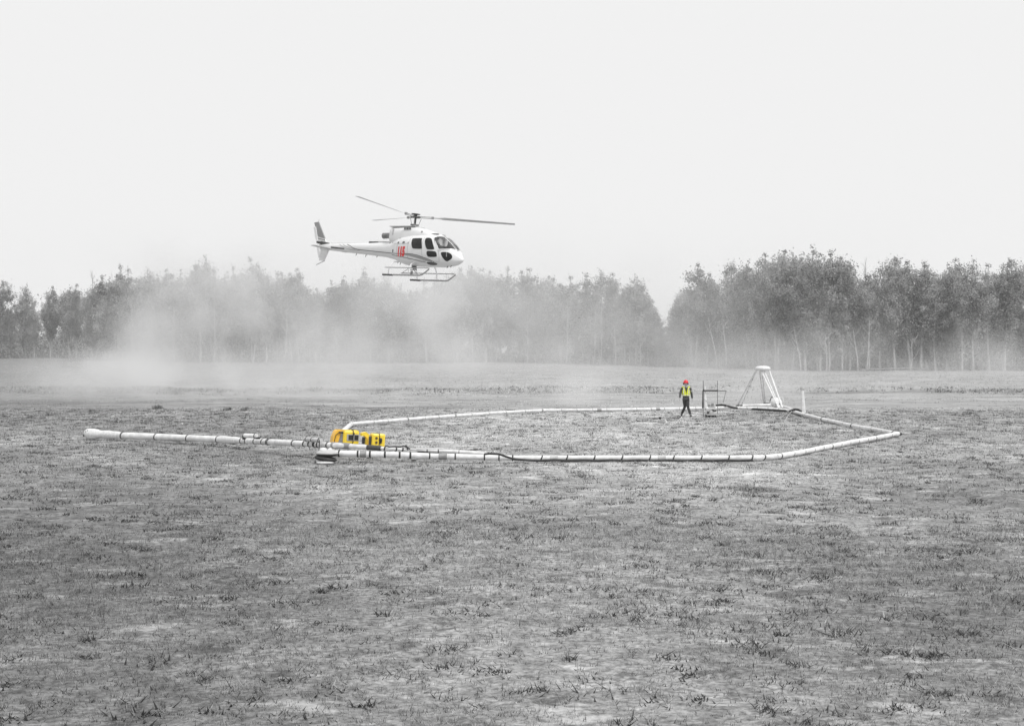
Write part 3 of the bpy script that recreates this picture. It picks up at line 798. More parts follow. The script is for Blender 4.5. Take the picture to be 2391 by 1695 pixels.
def worker():
    base = at(1601.5, 972.5, 0)
    root = empty('person', base, 'worker in red helmet and yellow safety vest walking inside the loop', 'person')
    hip, kn_, an = {}, {}, {}
    J, B = [(Vector((0, 0, .92)), (.13, .10))], []
    ch = chain(J, B, 0, [((0, .0, 1.08), (.13, .095)), ((0, 0, 1.27), (.155, .105)), ((0, -.01, 1.40), (.12, .08)), ((0, -.02, 1.475), .055), ((0, -.03, 1.53), .055)])
    for sx, knee, ank, toe in ((-1, (-.03, .10, .49), (-.18, .30, .11), (-.19, .16, .045)), (1, (.075, -.16, .49), (.2, -.26, .09), (.21, -.40, .04))):
        chain(J, B, 0, [((sx * .09, 0, .84), .085), (((sx * .09 + knee[0]) / 2, knee[1] / 2, .67), .075), (knee, .055), (((knee[0] + ank[0]) / 2, (knee[1] + ank[1]) / 2, .31), .052), (ank, .036), (toe, .034)])
    arms = {}
    for sx, sh, el, wr in ((-1, (-.2, -.01, 1.40), (-.28, -.03, 1.13), (-.325, -.17, .90)), (1, (.2, -.01, 1.40), (.29, .10, 1.13), (.33, .14, .87))):
        i = chain(J, B, 2, [(sh, .06), (((sh[0] + el[0]) / 2, .01, 1.27), .047), (el, .042), (((el[0] + wr[0]) / 2, (el[1] + wr[1]) / 2, 1.0), .036), (wr, .027)])
        hand(J, B, i, wr, (0, -.12, -1), (-sx * .3, -1, 0), (0, -1, 0) if sx else (0, 1, 0))
        arms[sx] = (sh, el, wr)
    skinned('body', J, B, 0, SKIN, root, 1)
    # head with face
    hc = Vector((-.01, -.045, 1.62))
    mb = MB(); mb.ell(hc, (.078, .095, .115), nu=22, nv=16)
    mb.ell(hc + Vector((0, -.098, -.012)), (.014, .022, .024), nu=10, nv=8)
    mb.ell(hc + Vector((0, -.06, -.085)), (.045, .04, .04), nu=12, nv=8)
    for sx in (-1, 1): mb.ell(hc + Vector((sx * .08, .0, -.01)), (.012, .022, .033), nu=8, nv=8)
    head = part('head', mb, SKIN, root)
    mb = MB()
    for sx in (-1, 1): mb.ell(hc + Vector((sx * .032, -.088, .01)), (.013, .01, .008), nu=8, nv=6)
    part('eyes', mb, DARK, head)
    mb = MB(); mb.ell(hc + Vector((0, -.093, -.055)), (.024, .01, .007), nu=8, nv=6); part('mouth', mb, mat('lip', .2), head)
    mb = MB(); mb.ell(hc + Vector((0, .025, 0)), (.085, .09, .105), nu=16, nv=10); part('hair', mb, CLOTH, head)
    # helmet
    mb = MB(); rs = []
    for k in range(9):
        a = pi / 2 * k / 8
        rs.append([hc + Vector((.128 * cos(a) * cos(t), .145 * cos(a) * sin(t) - .005, .045 + .15 * sin(a))) for t in np.linspace(0, 2 * pi, 22, endpoint=False)])
    rs.insert(0, [hc + Vector((.127 * cos(t), (.145 if sin(t) > 0 else .19) * sin(t) - .005, .04)) for t in np.linspace(0, 2 * pi, 22, endpoint=False)])
    mb.sections(rs); hel = part('helmet', mb, REDH, root)
    for sx in (-1, 1):
        mb = MB(); mb.ell(hc + Vector((sx * .105, .0, -.01 if sx > 0 else .0)), (.035, .05, .055), nu=12, nv=8); part('ear_defender', mb, DARK, root)
    # clothes
    J, B = [(Vector((0, 0, .98)), (.165, .12))], []
    chain(J, B, 0, [((0, 0, 1.1), (.165, .12)), ((0, 0, 1.27), (.18, .125)), ((0, -.01, 1.40), (.15, .10)), ((0, -.015, 1.46), (.085, .07))])
    for sx in (-1, 1):
        sh, el, wr = arms[sx]
        w2 = Vector(el).lerp(Vector(wr), .94)
        chain(J, B, 2, [(sh, .082), (Vector(sh).lerp(Vector(el), .5), .066), (el, .058), (Vector(el).lerp(w2, .6), .05), (w2, .045)])
    chain(J, B, 0, [((0, 0, .9), (.16, .12))])
    skinned('jacket', J, B, 0, CLOTH2, root, 2)
    J, B = [(Vector((0, 0, .93)), (.15, .11))], []
    for sx, knee, ank in ((-1, (-.03, .10, .49), (-.175, .295, .11)), (1, (.075, -.16, .49), (.195, -.255, .10))):
        chain(J, B, 0, [((sx * .085, 0, .83), .108), (((sx * .09 + knee[0]) / 2, knee[1] / 2, .67), .095), (knee, .074), (((knee[0] + ank[0]) / 2, (knee[1] + ank[1]) / 2, .3), .07), (ank, .062)])
    skinned('trousers', J, B, 0, CLOTH, root, 2)
    for a, t in (((-.18, .30, .09), (-.19, .14, .045)), ((.2, -.26, .07), (.21, -.42, .045))):
        mb = MB(); mb.tube([Vector(a) + Vector((0, .06, -.02)), Vector(a) + Vector((0, .02, 0)), Vector(a).lerp(Vector(t), .6), Vector(t)], [.04, .055, .05, .035], 10, flat=.85); part('boot', mb, STEELD, root)
    # vest: a shell round the torso with a V neck and two tape bands
    def shell(z0, z1, w0, w1, gap=None, off=0.0, m=VEST, name='vest', par=None):
        mb = MB(); rs = []
        for k in np.linspace(0, 1, 8):
            z = z0 + (z1 - z0) * k; wd = w0 + (w1 - w0) * k
            g_ = gap(z) if gap else 0
            n = 40; ring_ = []
            for q in range(n):
                th = -pi / 2 + g_ + (2 * pi - 2 * g_) * q / (n - 1)
                ring_.append(Vector(((wd + off) * cos(th) * (1), (.15 + off) * sin(th), z)))
            rs.append(ring_)
        N = 40; vs = [p for r in rs for p in r]; fs = []
        for i in range(len(rs) - 1):
            for k in range(N - 1): fs.append((i * N + k, i * N + k + 1, (i + 1) * N + k + 1, (i + 1) * N + k))
        mb.add(vs, fs)
        o = part(name, mb, m, par or root)
        sm = o.modifiers.new('thick', 'SOLIDIFY'); sm.thickness = .008
        return o
    vest = shell(1.02, 1.44, .205, .20, lambda z: .03 + max(0, (z - 1.16) / .28) * .42)
    shell(1.03, 1.075, .205, .205, lambda z: .06, .006, REFL, 'tape', vest)
    for sx in (-1, 1):
        mb = MB(); mb.box(Vector((sx * .125, -.135, 1.27)), (.045, .012, .30), Matrix.Rotation(sx * radians(12), 3, 'Z')); part('tape', mb, REFL, vest)
        mb = MB(); pts = [Vector((sx * .15, -.10, 1.43)), Vector((sx * .145, -.03, 1.475)), Vector((sx * .145, .05, 1.47)), Vector((sx * .15, .10, 1.43))]
        mb.tube(pts, .045, 8, flat=.35); part('shoulder', mb, VEST, vest)
worker()

# ------------------------------------------------------------ helicopter
HYAW, HPIT, HROLL = radians(-41.5), radians(2.5), radians(-6)
HM = Matrix.Translation((-5.488, 75.708, 7.279)) @ Matrix.Rotation(HYAW, 4, 'Z') @ Matrix.Rotation(HPIT, 4, 'Y') @ Matrix.Rotation(HROLL, 4, 'X')
heli = empty('helicopter', (0, 0, 0), 'white helicopter with red number 115 hovering above the dusty field', 'helicopter')
heli.matrix_world = HM
ST = [(-7.6, 1.31, 1.59, .09), (-6.9, 1.26, 1.62, .16), (-5.3, 1.14, 1.63, .23), (-3.4, 1.0, 1.66, .32), (-1.9, .88, 1.7, .42), (-1.1, .74, 1.76, .58), (-.6, .58, 1.92, .74), (-.1, .45, 1.98, .86), (.4, .41, 2.03, .93), (1.2, .40, 2.06, .95), (1.9, .40, 2.05, .93), (2.4, .41, 1.98, .87), (2.9, .45, 1.66, .70), (3.3, .52, 1.34, .48), (3.6, .60, 1.05, .24), (3.78, .68, .90, .11), (3.84, .74, .82, .03)]
SA = np.array(ST)
def sec(x): return [float(np.interp(x, SA[:, 0], SA[:, k])) for k in (1, 2, 3)]
def hexp(x): return float(np.interp(x, [-2, -.5], [2.2, 2.8]))
def hy(x, z):
    b, t, w_ = sec(x); zc = (b + t) / 2; hz = (t - b) / 2; u = min(abs((z - zc) / hz), .999); n = hexp(x)
    return w_ * (1 - u ** n) ** (1 / n)
def ringpts(x, seg=56):
    b, t, w_ = sec(x); zc = (b + t) / 2; hz = (t - b) / 2; n = hexp(x); out = []
    for k in range(seg):
        th = 2 * pi * (k + .5) / seg; c, s_ = cos(th), sin(th)
        out.append(Vector((x, w_ * math.copysign(abs(c) ** (2 / n), c), zc + hz * math.copysign(abs(s_) ** (2 / n), s_))))
    return out
hx = list(np.arange(-7.6, -1.2, .2)) + list(np.arange(-1.2, 2.0, .1)) + list(np.arange(2.0, 3.84, .06)) + [3.84]
SEG = 56
rings = [ringpts(x, SEG) for x in hx]
def inside(x, z, poly):
    c = False; n = len(poly)
    for i in range(n):
        x1, z1 = poly[i]; x2, z2 = poly[(i + 1) % n]
        if (z1 > z) != (z2 > z) and x < (x2 - x1) * (z - z1) / (z2 - z1) + x1: c = not c
    return c
SHIELD = [(2.23, 1.86), (2.36, 1.99), (2.5, 2.2), (3.42, 1.42), (3.36, 1.30), (3.21, 1.27), (2.73, 1.19), (2.61, 1.41)]
vs = [p for r in rings for p in r]; hull, glass = [], []
for i in range(len(rings) - 1):
    for k in range(SEG):
        f = (i * SEG + k, i * SEG + (k + 1) % SEG, (i + 1) * SEG + (k + 1) % SEG, (i + 1) * SEG + k)
        c = sum((vs[q] for q in f), Vector()) / 4
        (glass if inside(c.x, c.z, SHIELD) and abs(c.y) > .03 else hull).append(f)
hull.append(tuple(range(SEG))[::-1]); hull.append(tuple((len(rings) - 1) * SEG + k for k in range(SEG)))
mb = MB(); mb.add(vs, hull); part('fuselage', mb, PAINT, heli, sharp=60)
gm = bpy.data.materials.new('clear_windshield'); gm.use_nodes = True
gn = gm.node_tree.nodes; gl = gm.node_tree.links; gn.remove(gn['Principled BSDF'])
tr_ = gn.new('ShaderNodeBsdfTransparent'); tr_.inputs[0].default_value = (.93, .93, .93, 1)
gs = gn.new('ShaderNodeBsdfGlossy'); gs.inputs['Roughness'].default_value = .05; gs.inputs[0].default_value = (.9, .9, .9, 1)
fr = gn.new('ShaderNodeFresnel'); mx = gn.new('ShaderNodeMixShader')
gl.new(fr.outputs[0], mx.inputs[0]); gl.new(tr_.outputs[0], mx.inputs[1]); gl.new(gs.outputs[0], mx.inputs[2]); gl.new(mx.outputs[0], gn['Material Output'].inputs[0])
mb = MB(); mb.add(vs, glass); part('windshield', mb, gm, heli)
def surf(x, z, side, off=.006):
    y = hy(x, z); e = .01
    nx_ = -(hy(x + e, z) - hy(x - e, z)) / (2 * e); nz_ = -(hy(x, z + e) - hy(x, z - e)) / (2 * e)
    n = Vector((nx_, 1, nz_)).normalized()
    return Vector((x, side * (y + off * n.y), z)) + Vector((n.x * off, 0, n.z * off))
def panel(name, poly, m, side, par=None, off=.008, step=.07):
    """outline in (x, z) laid onto the side of the fuselage, with its own thickness"""
    cx = sum(p[0] for p in poly) / len(poly); cz = sum(p[1] for p in poly) / len(poly)
    rs = []
    for k in (1.0, .75, .5, .25, .04):
        rs.append([surf(cx + (x - cx) * k, cz + (z - cz) * k, side, off) for x, z in poly])
    n = len(poly); mb = MB(); v = [p for r in rs for p in r]
    f = [(i * n + q, i * n + (q + 1) % n, (i + 1) * n + (q + 1) % n, (i + 1) * n + q) for i in range(4) for q in range(n)]
    f.append(tuple(4 * n + q for q in range(n)))
    if side < 0: f = [t[::-1] for t in f]
    mb.add(v, f)
    return part(name, mb, m, par or heli)
def chaikin(poly, n=2):
    for _ in range(n):
        out = []
        for i in range(len(poly)):
            a, b = poly[i], poly[(i + 1) % len(poly)]
            out += [(a[0] * .75 + b[0] * .25, a[1] * .75 + b[1] * .25), (a[0] * .25 + b[0] * .75, a[1] * .25 + b[1] * .75)]
        poly = out
    return poly
WIN1 = [(.8, 1.75), (.84, 1.79), (1.46, 1.8), (1.53, 1.77), (1.71, 1.25), (1.66, 1.21), (1.07, 1.22), (.97, 1.27), (.87, 1.47)]
WIN2 = [(1.79, 1.67), (1.77, 1.77), (1.82, 1.82), (2.02, 1.82), (2.18, 1.76), (2.35, 1.56), (2.5, 1.25), (2.49, 1.2), (2.18, 1.19), (2.06, 1.2), (1.97, 1.29), (1.88, 1.47)]
WIN3 = [(2.03, 1.05), (2.07, 1.12), (2.54, 1.11), (2.63, 1.06), (2.68, .89), (2.63, .82), (2.19, .8), (2.06, .87)]
CHIN = [(2.87, 1.05), (2.95, 1.1), (3.17, 1.11), (3.32, 1.06), (3.42, .94), (3.41, .78), (3.17, .63), (3.07, .68), (2.94, .87)]
LOWQ = [(1.85, .56), (2.28, .57), (2.55, .53), (2.47, .46), (2.15, .43), (1.87, .44)]
GASK = mat('window_rim', .25, .5)
for side in (-1, 1):
    for nm, P in (('cabin_window', WIN1), ('door_window', WIN2), ('lower_window', WIN3), ('chin_window', CHIN)):
        wv = panel(nm, chaikin(P, 1), GLASSD, side, off=.014)
    panel('step_panel', chaikin(LOWQ, 1), STEELD, side)
    pts = [surf(x, z, side, .012) for x, z in ((3.135, 1.12), (3.16, .9), (3.175, .62))]
    mb = MB(); mb.tube(pts, .014, 6); part('window_bar', mb, LGREY, heli)
    mb = MB(); mb.tube([surf(x, z, side, .0) for x, z in ((2.22, 1.87), (2.45, 1.62), (2.62, 1.40), (2.73, 1.18))], .02, 6); part('door_pillar', mb, PAINT, heli)
for side in (-1, 1):
    mb = MB(); mb.tube([surf(x, z, side, .0) for x, z in ((2.70, 1.20), (2.85, 1.215), (3.0, 1.235), (3.15, 1.26), (3.28, 1.285), (3.38, 1.29))], .032, 8); part('windshield_sill', mb, PAINT, heli)
    mb = MB(); mb.tube([surf(x, z, side, .0) for x, z in ((2.22, 1.87), (2.28, 1.93), (2.33, 1.975), (2.37, 1.985))], .03, 8); part('door_pillar', mb, PAINT, heli)
pp = [Vector((x, 0, sec(x)[1] + .01)) for x in (2.36, 2.6, 2.9, 3.15, 3.4)]
mb = MB(); mb.tube(pp, .03, 8); part('windshield_post', mb, GREY, heli)
for side in (-1, 1):
    for L in (((1.74, .62), (1.70, 1.0), (1.66, 1.4), (1.66, 1.93)), ((2.74, .6), (2.8, .85), (2.72, 1.15)), ((1.74, .62), (2.3, .6), (2.74, .6)), ((.62, .7), (.6, 1.3), (.66, 1.88)), ((-.75, 1.53), (.0, 1.5), (.6, 1.5)), ((-.35, .8), (-.35, 1.5)), ((.62, .7), (1.2, .66), (1.74, .62))):
        pts = [(L[i][0] + (L[i + 1][0] - L[i][0]) * t, L[i][1] + (L[i + 1][1] - L[i][1]) * t) for i in range(len(L) - 1) for t in (0, .25, .5, .75)] + [L[-1]]
        mb = MB(); mb.tube([surf(x, z, side, .002) for x, z in pts], .007, 5); part('panel_seam', mb, GREY, heli)
# stripes
def ribbon(name, pts, wd, m, side, off=.006):
    P = []
    for i in range(len(pts) - 1):
        for t in np.linspace(0, 1, 5, endpoint=False):
            P.append((pts[i][0] * (1 - t) + pts[i + 1][0] * t, pts[i][1] * (1 - t) + pts[i + 1][1] * t, i + t))
    P.append((*pts[-1], len(pts) - 1)); v = []
    for x, z, q in P:
        h = np.interp(q, range(len(wd)), wd) / 2 if hasattr(wd, '__len__') else wd / 2
        v += [surf(x, z + h, side, off), surf(x, z, side, off), surf(x, z - h, side, off)]
    f = []
    for i in range(len(P) - 1):
        for k in (0, 1):
            q = (3 * i + k, 3 * i + 3 + k, 3 * i + 4 + k, 3 * i + 1 + k); f.append(q if side < 0 else q[::-1])
    mb = MB(); mb.add(v, f); return part(name, mb, m, heli)
STRD = mat('stripe_dark', .12, .4); STRG = mat('stripe_grey', .34, .4)
for side in (-1, 1):
    ribbon('stripe', [(-5.01, 1.56), (-4.72, 1.47), (-4.36, 1.33), (-4.0, 1.26), (-3.29, 1.2), (-1.87, 1.1), (-.27, .97), (.59, .96), (.98, .94), (1.35, .89), (1.7, .8), (2.03, .72), (2.26, .64), (2.42, .57)], .035, STRD, side)
    ribbon('stripe', [(.0, .925), (.45, .91), (.78, .89), (1.27, .81), (1.68, .73), (2.0, .65), (2.29, .59)], [.02, .06, .1, .12, .12, .09, .04], STRG, side)
    ribbon('stripe', [(-.89, .94), (-.32, .86), (.41, .76), (.92, .69), (1.38, .6), (1.82, .55)], .03, STRD, side)
    ribbon('stripe', [(-5.7, 1.57), (-5.35, 1.43), (-4.9, 1.29), (-4.37, 1.22), (-3.83, 1.21)], .028, STRG, side)
    ribbon('stripe', [(-5.4, 1.57), (-5.1, 1.45), (-4.7, 1.35), (-4.2, 1.27)], .028, STRG, side)
    for x, z, w_, h in ((-1.3, 1.6, .08, .07), (-.98, 1.6, .06, .05), (-.3, 1.57, .14, .09), (.2, 1.57, .2, .09), (.58, 1.55, .05, .05), (-.75, 1.14, .12, .16), (-.45, 1.84, .1, .06)):
        panel('vent', [(x - w_ / 2, z - h / 2), (x + w_ / 2, z - h / 2), (x + w_ / 2, z + h / 2), (x - w_ / 2, z + h / 2)], STEELD, side)
    # number 115
    cu = bpy.data.curves.new('number', 'FONT'); cu.body = '115'; cu.size = .62; cu.shear = .1; cu.align_x = 'CENTER'; cu.offset = .045
    to = bpy.data.objects.new('tmp', cu); COL.objects.link(to)
    bpy.context.view_layer.update()
    tm = bpy.data.meshes.new_from_object(to.evaluated_get(bpy.context.evaluated_depsgraph_get()))
    bpy.data.objects.remove(to)
    bm = bmesh.new(); bm.from_mesh(tm)
    bmesh.ops.triangulate(bm, faces=bm.faces)
    bmesh.ops.subdivide_edges(bm, edges=bm.edges, cuts=2, use_grid_fill=True)
    for v in bm.verts:
        if side < 0: xx = .06 + v.co.x * .72
        else: xx = .06 - v.co.x * .72
        v.co = surf(xx, .87 + v.co.y * 1.02, side, .012)
    bm.to_mesh(tm); bm.free(); tm.materials.clear(); tm.materials.append(RED)
    no = bpy.data.objects.new('number', tm); COL.objects.link(no); no.parent = heli; no['label'] = 'red number 115'
# cowling
mb = MB(); rs = []
for x, zt, wt in ((2.3, 2.03, .30), (2.0, 2.12, .42), (1.67, 2.2, .47), (1.2, 2.33, .50), (.78, 2.43, .50), (.42, 2.5, .50), (-.2, 2.51, .50), (-.9, 2.5, .48), (-1.40, 2.49, .44), (-1.47, 2.42, .38)):
    zb = 1.5 if x > -1.3 else 1.66; n = 3.2; out = []
    for k in range(36):
        th = 2 * pi * (k + .5) / 36; c, s_ = cos(th), sin(th)
        sc_ = 1.0 + .12 * (1 - s_) / 2
        out.append(Vector((x, wt * sc_ * math.copysign(abs(c) ** (2 / n), c), (zb + zt) / 2 + (zt - zb) / 2 * math.copysign(abs(s_) ** (2 / n), s_))))
    rs.append(out)
mb.sections(rs); cow = part('engine_cowling', mb, PAINT, heli, sharp=50)
mb = MB(); mb.box((-.56, 0, 2.52), (1.98, .78, .05), bev=.02); part('cowling_deck', mb, LGREY, cow)
for side in (-1, 1):
    mb = MB(); mb.box((.02, side * .512, 2.36), (.52, .02, .12)); part('intake', mb, GREY, cow)
    for k in range(3):
        mb = MB(); mb.box((-.18 + k * .2, side * .518, 2.36), (.09, .02, .10)); part('grille', mb, STEELD, cow)
    mb = MB(); mb.box((-1.1, side * .485, 2.2), (.1, .02, .34)); part('lettering_block', mb, LGREY, cow)
    mb = MB(); mb.box((1.12, side * .505, 2.2), (.1, .02, .07)); part('scoop', mb, GREY, cow)
mb = MB(); mb.ell((1.85, -.25, 2.115), (.3, .16, .02)); mb.ell((1.85, .25, 2.115), (.3, .16, .02)); part('roof_window', mb, GREY, heli)
mb = MB(); mb.tube([(-1.42, -.1, 2.06), (-1.6, -.1, 2.06), (-1.9, -.1, 2.05), (-2.22, -.1, 2.04)], [.17, .15, .155, .16], 18)
ex = part('exhaust', mb, mat('scorched_metal', .22, .4, .3, 6, metal=.6), heli)
mb = MB(); mb.ell((-1.56, -.1, 1.86), (.07, .07, .14)); part('exhaust_support', mb, GREY, ex)
# spine on top of the boom: dark heater panel and grey cover
mb = MB(); mb.box((-2.05, 0, 1.70), (1.05, .26, .08), bev=.02); part('spine_cover', mb, LGREY, heli)
mb = MB(); mb.box((-2.95, 0, 1.68), (.78, .27, .1), bev=.02); part('spine_cover', mb, DARK, heli, label='black section of the spine cover')
mb = MB(); mb.box((-4.6, 0, 1.64), (2.4, .14, .05), bev=.01); mb.tube([(-6.6, 0, 1.66), (-5.8, 0, 1.65)], .05, 10); part('drive_shaft_cover', mb, PAINT, heli)
# tail
def foil(poly, th, name, m, axis='y', par=None):
    mb = MB(); off = (0, th, 0) if axis == 'y' else (0, 0, th)
    mb.prism([(p[0], p[1] - (th / 2 if axis == 'y' else 0), p[2] - (th / 2 if axis == 'z' else 0)) for p in poly], off)
    return part(name, mb, m, par or heli)
FINM = mat('fin_grey', .30, .4)
foil([(-8.22, 0, 2.84), (-7.86, 0, 2.88), (-7.13, 0, 1.9), (-7.8, 0, 2.03)], .07, 'tail_fin', FINM)
foil([(-7.8, 0, 2.027), (-7.13, 0, 1.897), (-6.95, 0, 1.55), (-7.0, 0, 1.3), (-7.62, 0, 1.3), (-7.65, 0, 1.67)], .075, 'tail_fin', PAINT)
foil([(-7.8, 0, 1.95), (-7.12, 0, 1.84), (-7.11, 0, 1.80), (-7.78, 0, 1.91)], .09, 'tail_stripe', STRD)
foil([(-7.42, 0, 1.32), (-6.72, 0, 1.27), (-7.04, 0, .61), (-7.47, 0, .66)], .06, 'lower_fin', PAINT)
mb = MB(); mb.tube([(-7.0, 0, .64), (-7.25, 0, .55), (-7.68, 0, .40)], .02, 6); part('tail_skid', mb, GREY, heli)
mb = MB(); rs = []
for y in np.linspace(-1.25, 1.25, 9):
    rs.append([Vector((-6.62 + .24 * cos(a), y, 1.33 + .035 * sin(a))) for a in np.linspace(0, 2 * pi, 12, endpoint=False)])
mb.sections(rs); part('stabiliser', mb, LGREY, heli)
mb = MB(); mb.box((-5.75, -.225, 1.345), (1.15, .02, .075), Matrix.Rotation(radians(4), 3, 'Y')); part('dark_strip', mb, STEELD, heli)  # flat dark strip on one side of the boom, ahead of the stabiliser
mb = MB(); mb.tube([(-7.4, -.02, 1.66), (-7.4, -.36, 1.66)], .07, 10); mb.tube([(-7.4, -.05, 1.66), (-6.7, -.05, 1.62)], [.1, .04], 8); gb = part('tail_gearbox', mb, STEELD, heli)
a = radians(68)
for sg in (-1, 1):
    dv = Vector((-cos(a) * sg, 0, sin(a) * sg)); pv = Vector((sin(a), 0, cos(a)))
    c0 = Vector((-7.4, -.34, 1.66))
    mb = MB(); mb.prism([c0 + dv * .12 - pv * .05, c0 + dv * .12 + pv * .05, c0 + dv * .3 + pv * .095, c0 + dv * .93 + pv * .095, c0 + dv * .93 - pv * .095, c0 + dv * .3 - pv * .095], (0, -.025, 0))
    part('tail_rotor_blade', mb, PAINT, heli)
# mast and rotor
mb = MB(); mb.tube([(0, 0, 2.5), (0, 0, 3.12)], .065, 12); mb.tube([(0, 0, 2.5), (0, 0, 2.56), (0, 0, 2.62)], [.3, .26, .1], 16); part('mast', mb, STEELD, heli)
mb = MB(); mb.tube([(0, 0, 2.62), (0, 0, 2.67)], .24, 18)
for k in range(3):
    th = radians(41.5 + 120 * k + 25)
    mb.tube([(.22 * cos(th), .22 * sin(th), 2.66), (.34 * cos(th), .34 * sin(th), 3.02)], .015, 6)
part('swashplate', mb, GREY, heli)
mb = MB(); mb.tube([(0, 0, 3.03), (0, 0, 3.09)], .27, 18); mb.tube([(0, 0, 3.2), (0, 0, 3.235)], [.2, .26], 18); mb.tube([(0, 0, 3.08), (0, 0, 3.2)], .09, 10)
part('rotor_head', mb, STEELD, heli)
for k in range(3):
    th = radians(41.5 + 120 * k); con = radians(1.6)
    d = Vector((cos(th) * cos(con), sin(th) * cos(con), sin(con))); sd_ = Vector((-sin(th), cos(th), 0)); up = d.cross(sd_)
    c0 = Vector((0, 0, 3.08))
    mb = MB()
    for zz in (-.035, .035):
        mb.tube([c0 + d * .12 + up * zz + sd_ * .03, c0 + d * .95 + up * zz], .022, 6)
    mb.box(c0 + d * .92, (.14, .1, .13), Matrix((d, sd_, up)).transposed())
    bl = None; rs = []
    for r_, chd, tw in ((.95, .10, 12), (1.25, .14, 11), (1.55, .34, 10), (3.0, .35, 6), (4.6, .35, 2), (5.28, .35, 0), (5.35, .30, 0)):
        t = -radians(tw + 6); cd = sd_ * cos(t) + up * sin(t); ud = d.cross(cd) * -1
        drop = -0.010 * (r_ - 1) ** 2 * 0
        rs.append([c0 + d * r_ + Vector((0, 0, drop)) + cd * (chd / 2 * cos(q)) + ud * (chd * .055 * sin(q)) for q in np.linspace(0, 2 * pi, 12, endpoint=False)])
    m2 = MB(); m2.sections(rs); bl = part('rotor_blade', m2, BLADE, heli)
    part('blade_sleeve', mb, GREY, bl)
# skids
SK = mat('skid_grey', .38, .4, .1, 6)
for side, x0, x1 in ((-1, -.9, 1.85), (1, -.98, 1.7)):
    y = side * 1.085
    mb = MB(); mb.tube([(x0, y, -.19), (x0 + .1, y, -.2), (x1, y, -.2), (x1 + .2, y, -.16), (x1 + .42, y, -.03), (x1 + .68, y, .14)], [.03, .045, .045, .043, .04, .036], 10)
    sk = part('skid', mb, SK, heli)
    mb = MB(); mb.tube([(x0 - .02, y, -.2), (x0 + .75, y, -.212)], .052, 10); part('skid_shoe', mb, STEELD, sk)
    mb = MB(); mb.box((.95 if side < 0 else .3, side * 1.16, .18), (3.3 if side < 0 else 3.9, .12, .035), bev=.01); part('step', mb, SK, heli)
    for xx in (-.5, 1.0):
        mb = MB(); mb.tube([(xx, y, -.2), (xx, side * 1.06, .12), (xx, side * .93, .40), (xx, side * .72, .55), (xx, side * .4, .58)], .03, 8); part('cross_tube', mb, PAINT, heli)
mb = MB(); mb.tube([(.4, -.1, .42), (.4, -.1, .25)], .1, 10); mb.tube([(.25, -.1, .42), (.15, -.1, .2), (.6, -.1, .2), (.55, -.1, .42)], .02, 6); hk = part('cargo_hook', mb, STEELD, heli)
mb = MB(); mb.box((.25, -.1, .05), (.12, .1, .2), bev=.02); mb.tube([(-.4, -.2, .0), (.1, -.15, .3), (.3, -.15, .3), (.75, -.2, .0)], .015, 6); mb.tube([(-.45, -.2, -.0), (.8, -.2, .0)], .02, 6); part('hook_frame', mb, GREY, hk)
for x, z, h in ((-4.3, 1.05, .1), (-3.5, 1.0, .12), (-2.6, .93, .07), (-.9, .68, .12), (-.7, .62, .14), (2.85, .44, .1), (3.1, .47, .08)):
    mb = MB(); mb.tube([(x, -.05, z + .02), (x - .06, -.05, z - h)], .018, 6); part('antenna', mb, STEELD, heli)
mb = MB(); mb.tube([(-7.9, 0, 2.86), (-7.85, 0, 3.02)], .01, 6); part('antenna', mb, GREY, heli)
# cockpit
mb = MB(); mb.box((2.95, 0, .98), (.35, 1.0, .34), Matrix.Rotation(radians(-15), 3, 'Y'), bev=.04); part('instrument_panel', mb, LGREY, heli)
for sy in (-.38, .38):
    mb = MB(); mb.box((2.0, sy, .85), (.5, .46, .12), bev=.04); mb.box((1.76, sy, 1.2), (.12, .46, .72), Matrix.Rotation(radians(-12), 3, 'Y'), bev=.04); part('seat', mb, LGREY, heli)
mb = MB(); mb.box((1.35, 0, 1.25), (.04, 1.3, 1.3)); part('cabin_bulkhead', mb, PAINT, heli)
def pilot():
    root = empty('person', (0, 0, 0), 'pilot in dark clothes and pale helmet seated behind the helicopter windshield', 'person')
    root.matrix_world = HM @ Matrix.Translation((2.0, -.38, .91))
    J, B = [(Vector((0, 0, .1)), (.14, .12))], []
    chain(J, B, 0, [((-.05, 0, .3), (.13, .1)), ((-.08, 0, .48), (.15, .1)), ((-.06, 0, .6), (.08, .07)), ((-.04, 0, .68), .05), ((-.03, 0, .74), .055)])
    for sy in (-1, 1):
        chain(J, B, 0, [((.05, sy * .1, .1), .085), ((.42, sy * .14, .16), .065), ((.55, sy * .14, -.2), .045), ((.7, sy * .14, -.26), .035)])
        i = chain(J, B, 2, [((-.08, sy * .2, .5), .06), ((.05, sy * .26, .26), .045), ((.3, sy * .16, .22), .03)])
        hand(J, B, i, (.3, sy * .16, .22), (1, 0, -.1), (0, 0, -1), (0, -sy, 0))
    skinned('body', J, B, 0, CLOTH2, root, 1)
    mb = MB(); mb.ell((-.02, 0, .82), (.1, .08, .115)); mb.ell((.08, 0, .81), (.025, .014, .022)); hd = part('head', mb, SKIN, root)
    mb = MB(); mb.ell((-.035, 0, .86), (.13, .12, .12)); part('helmet', mb, LGREY, root)
    mb = MB(); mb.ell((.05, 0, .83), (.065, .085, .03)); part('visor', mb, DARK, root)
pilot()

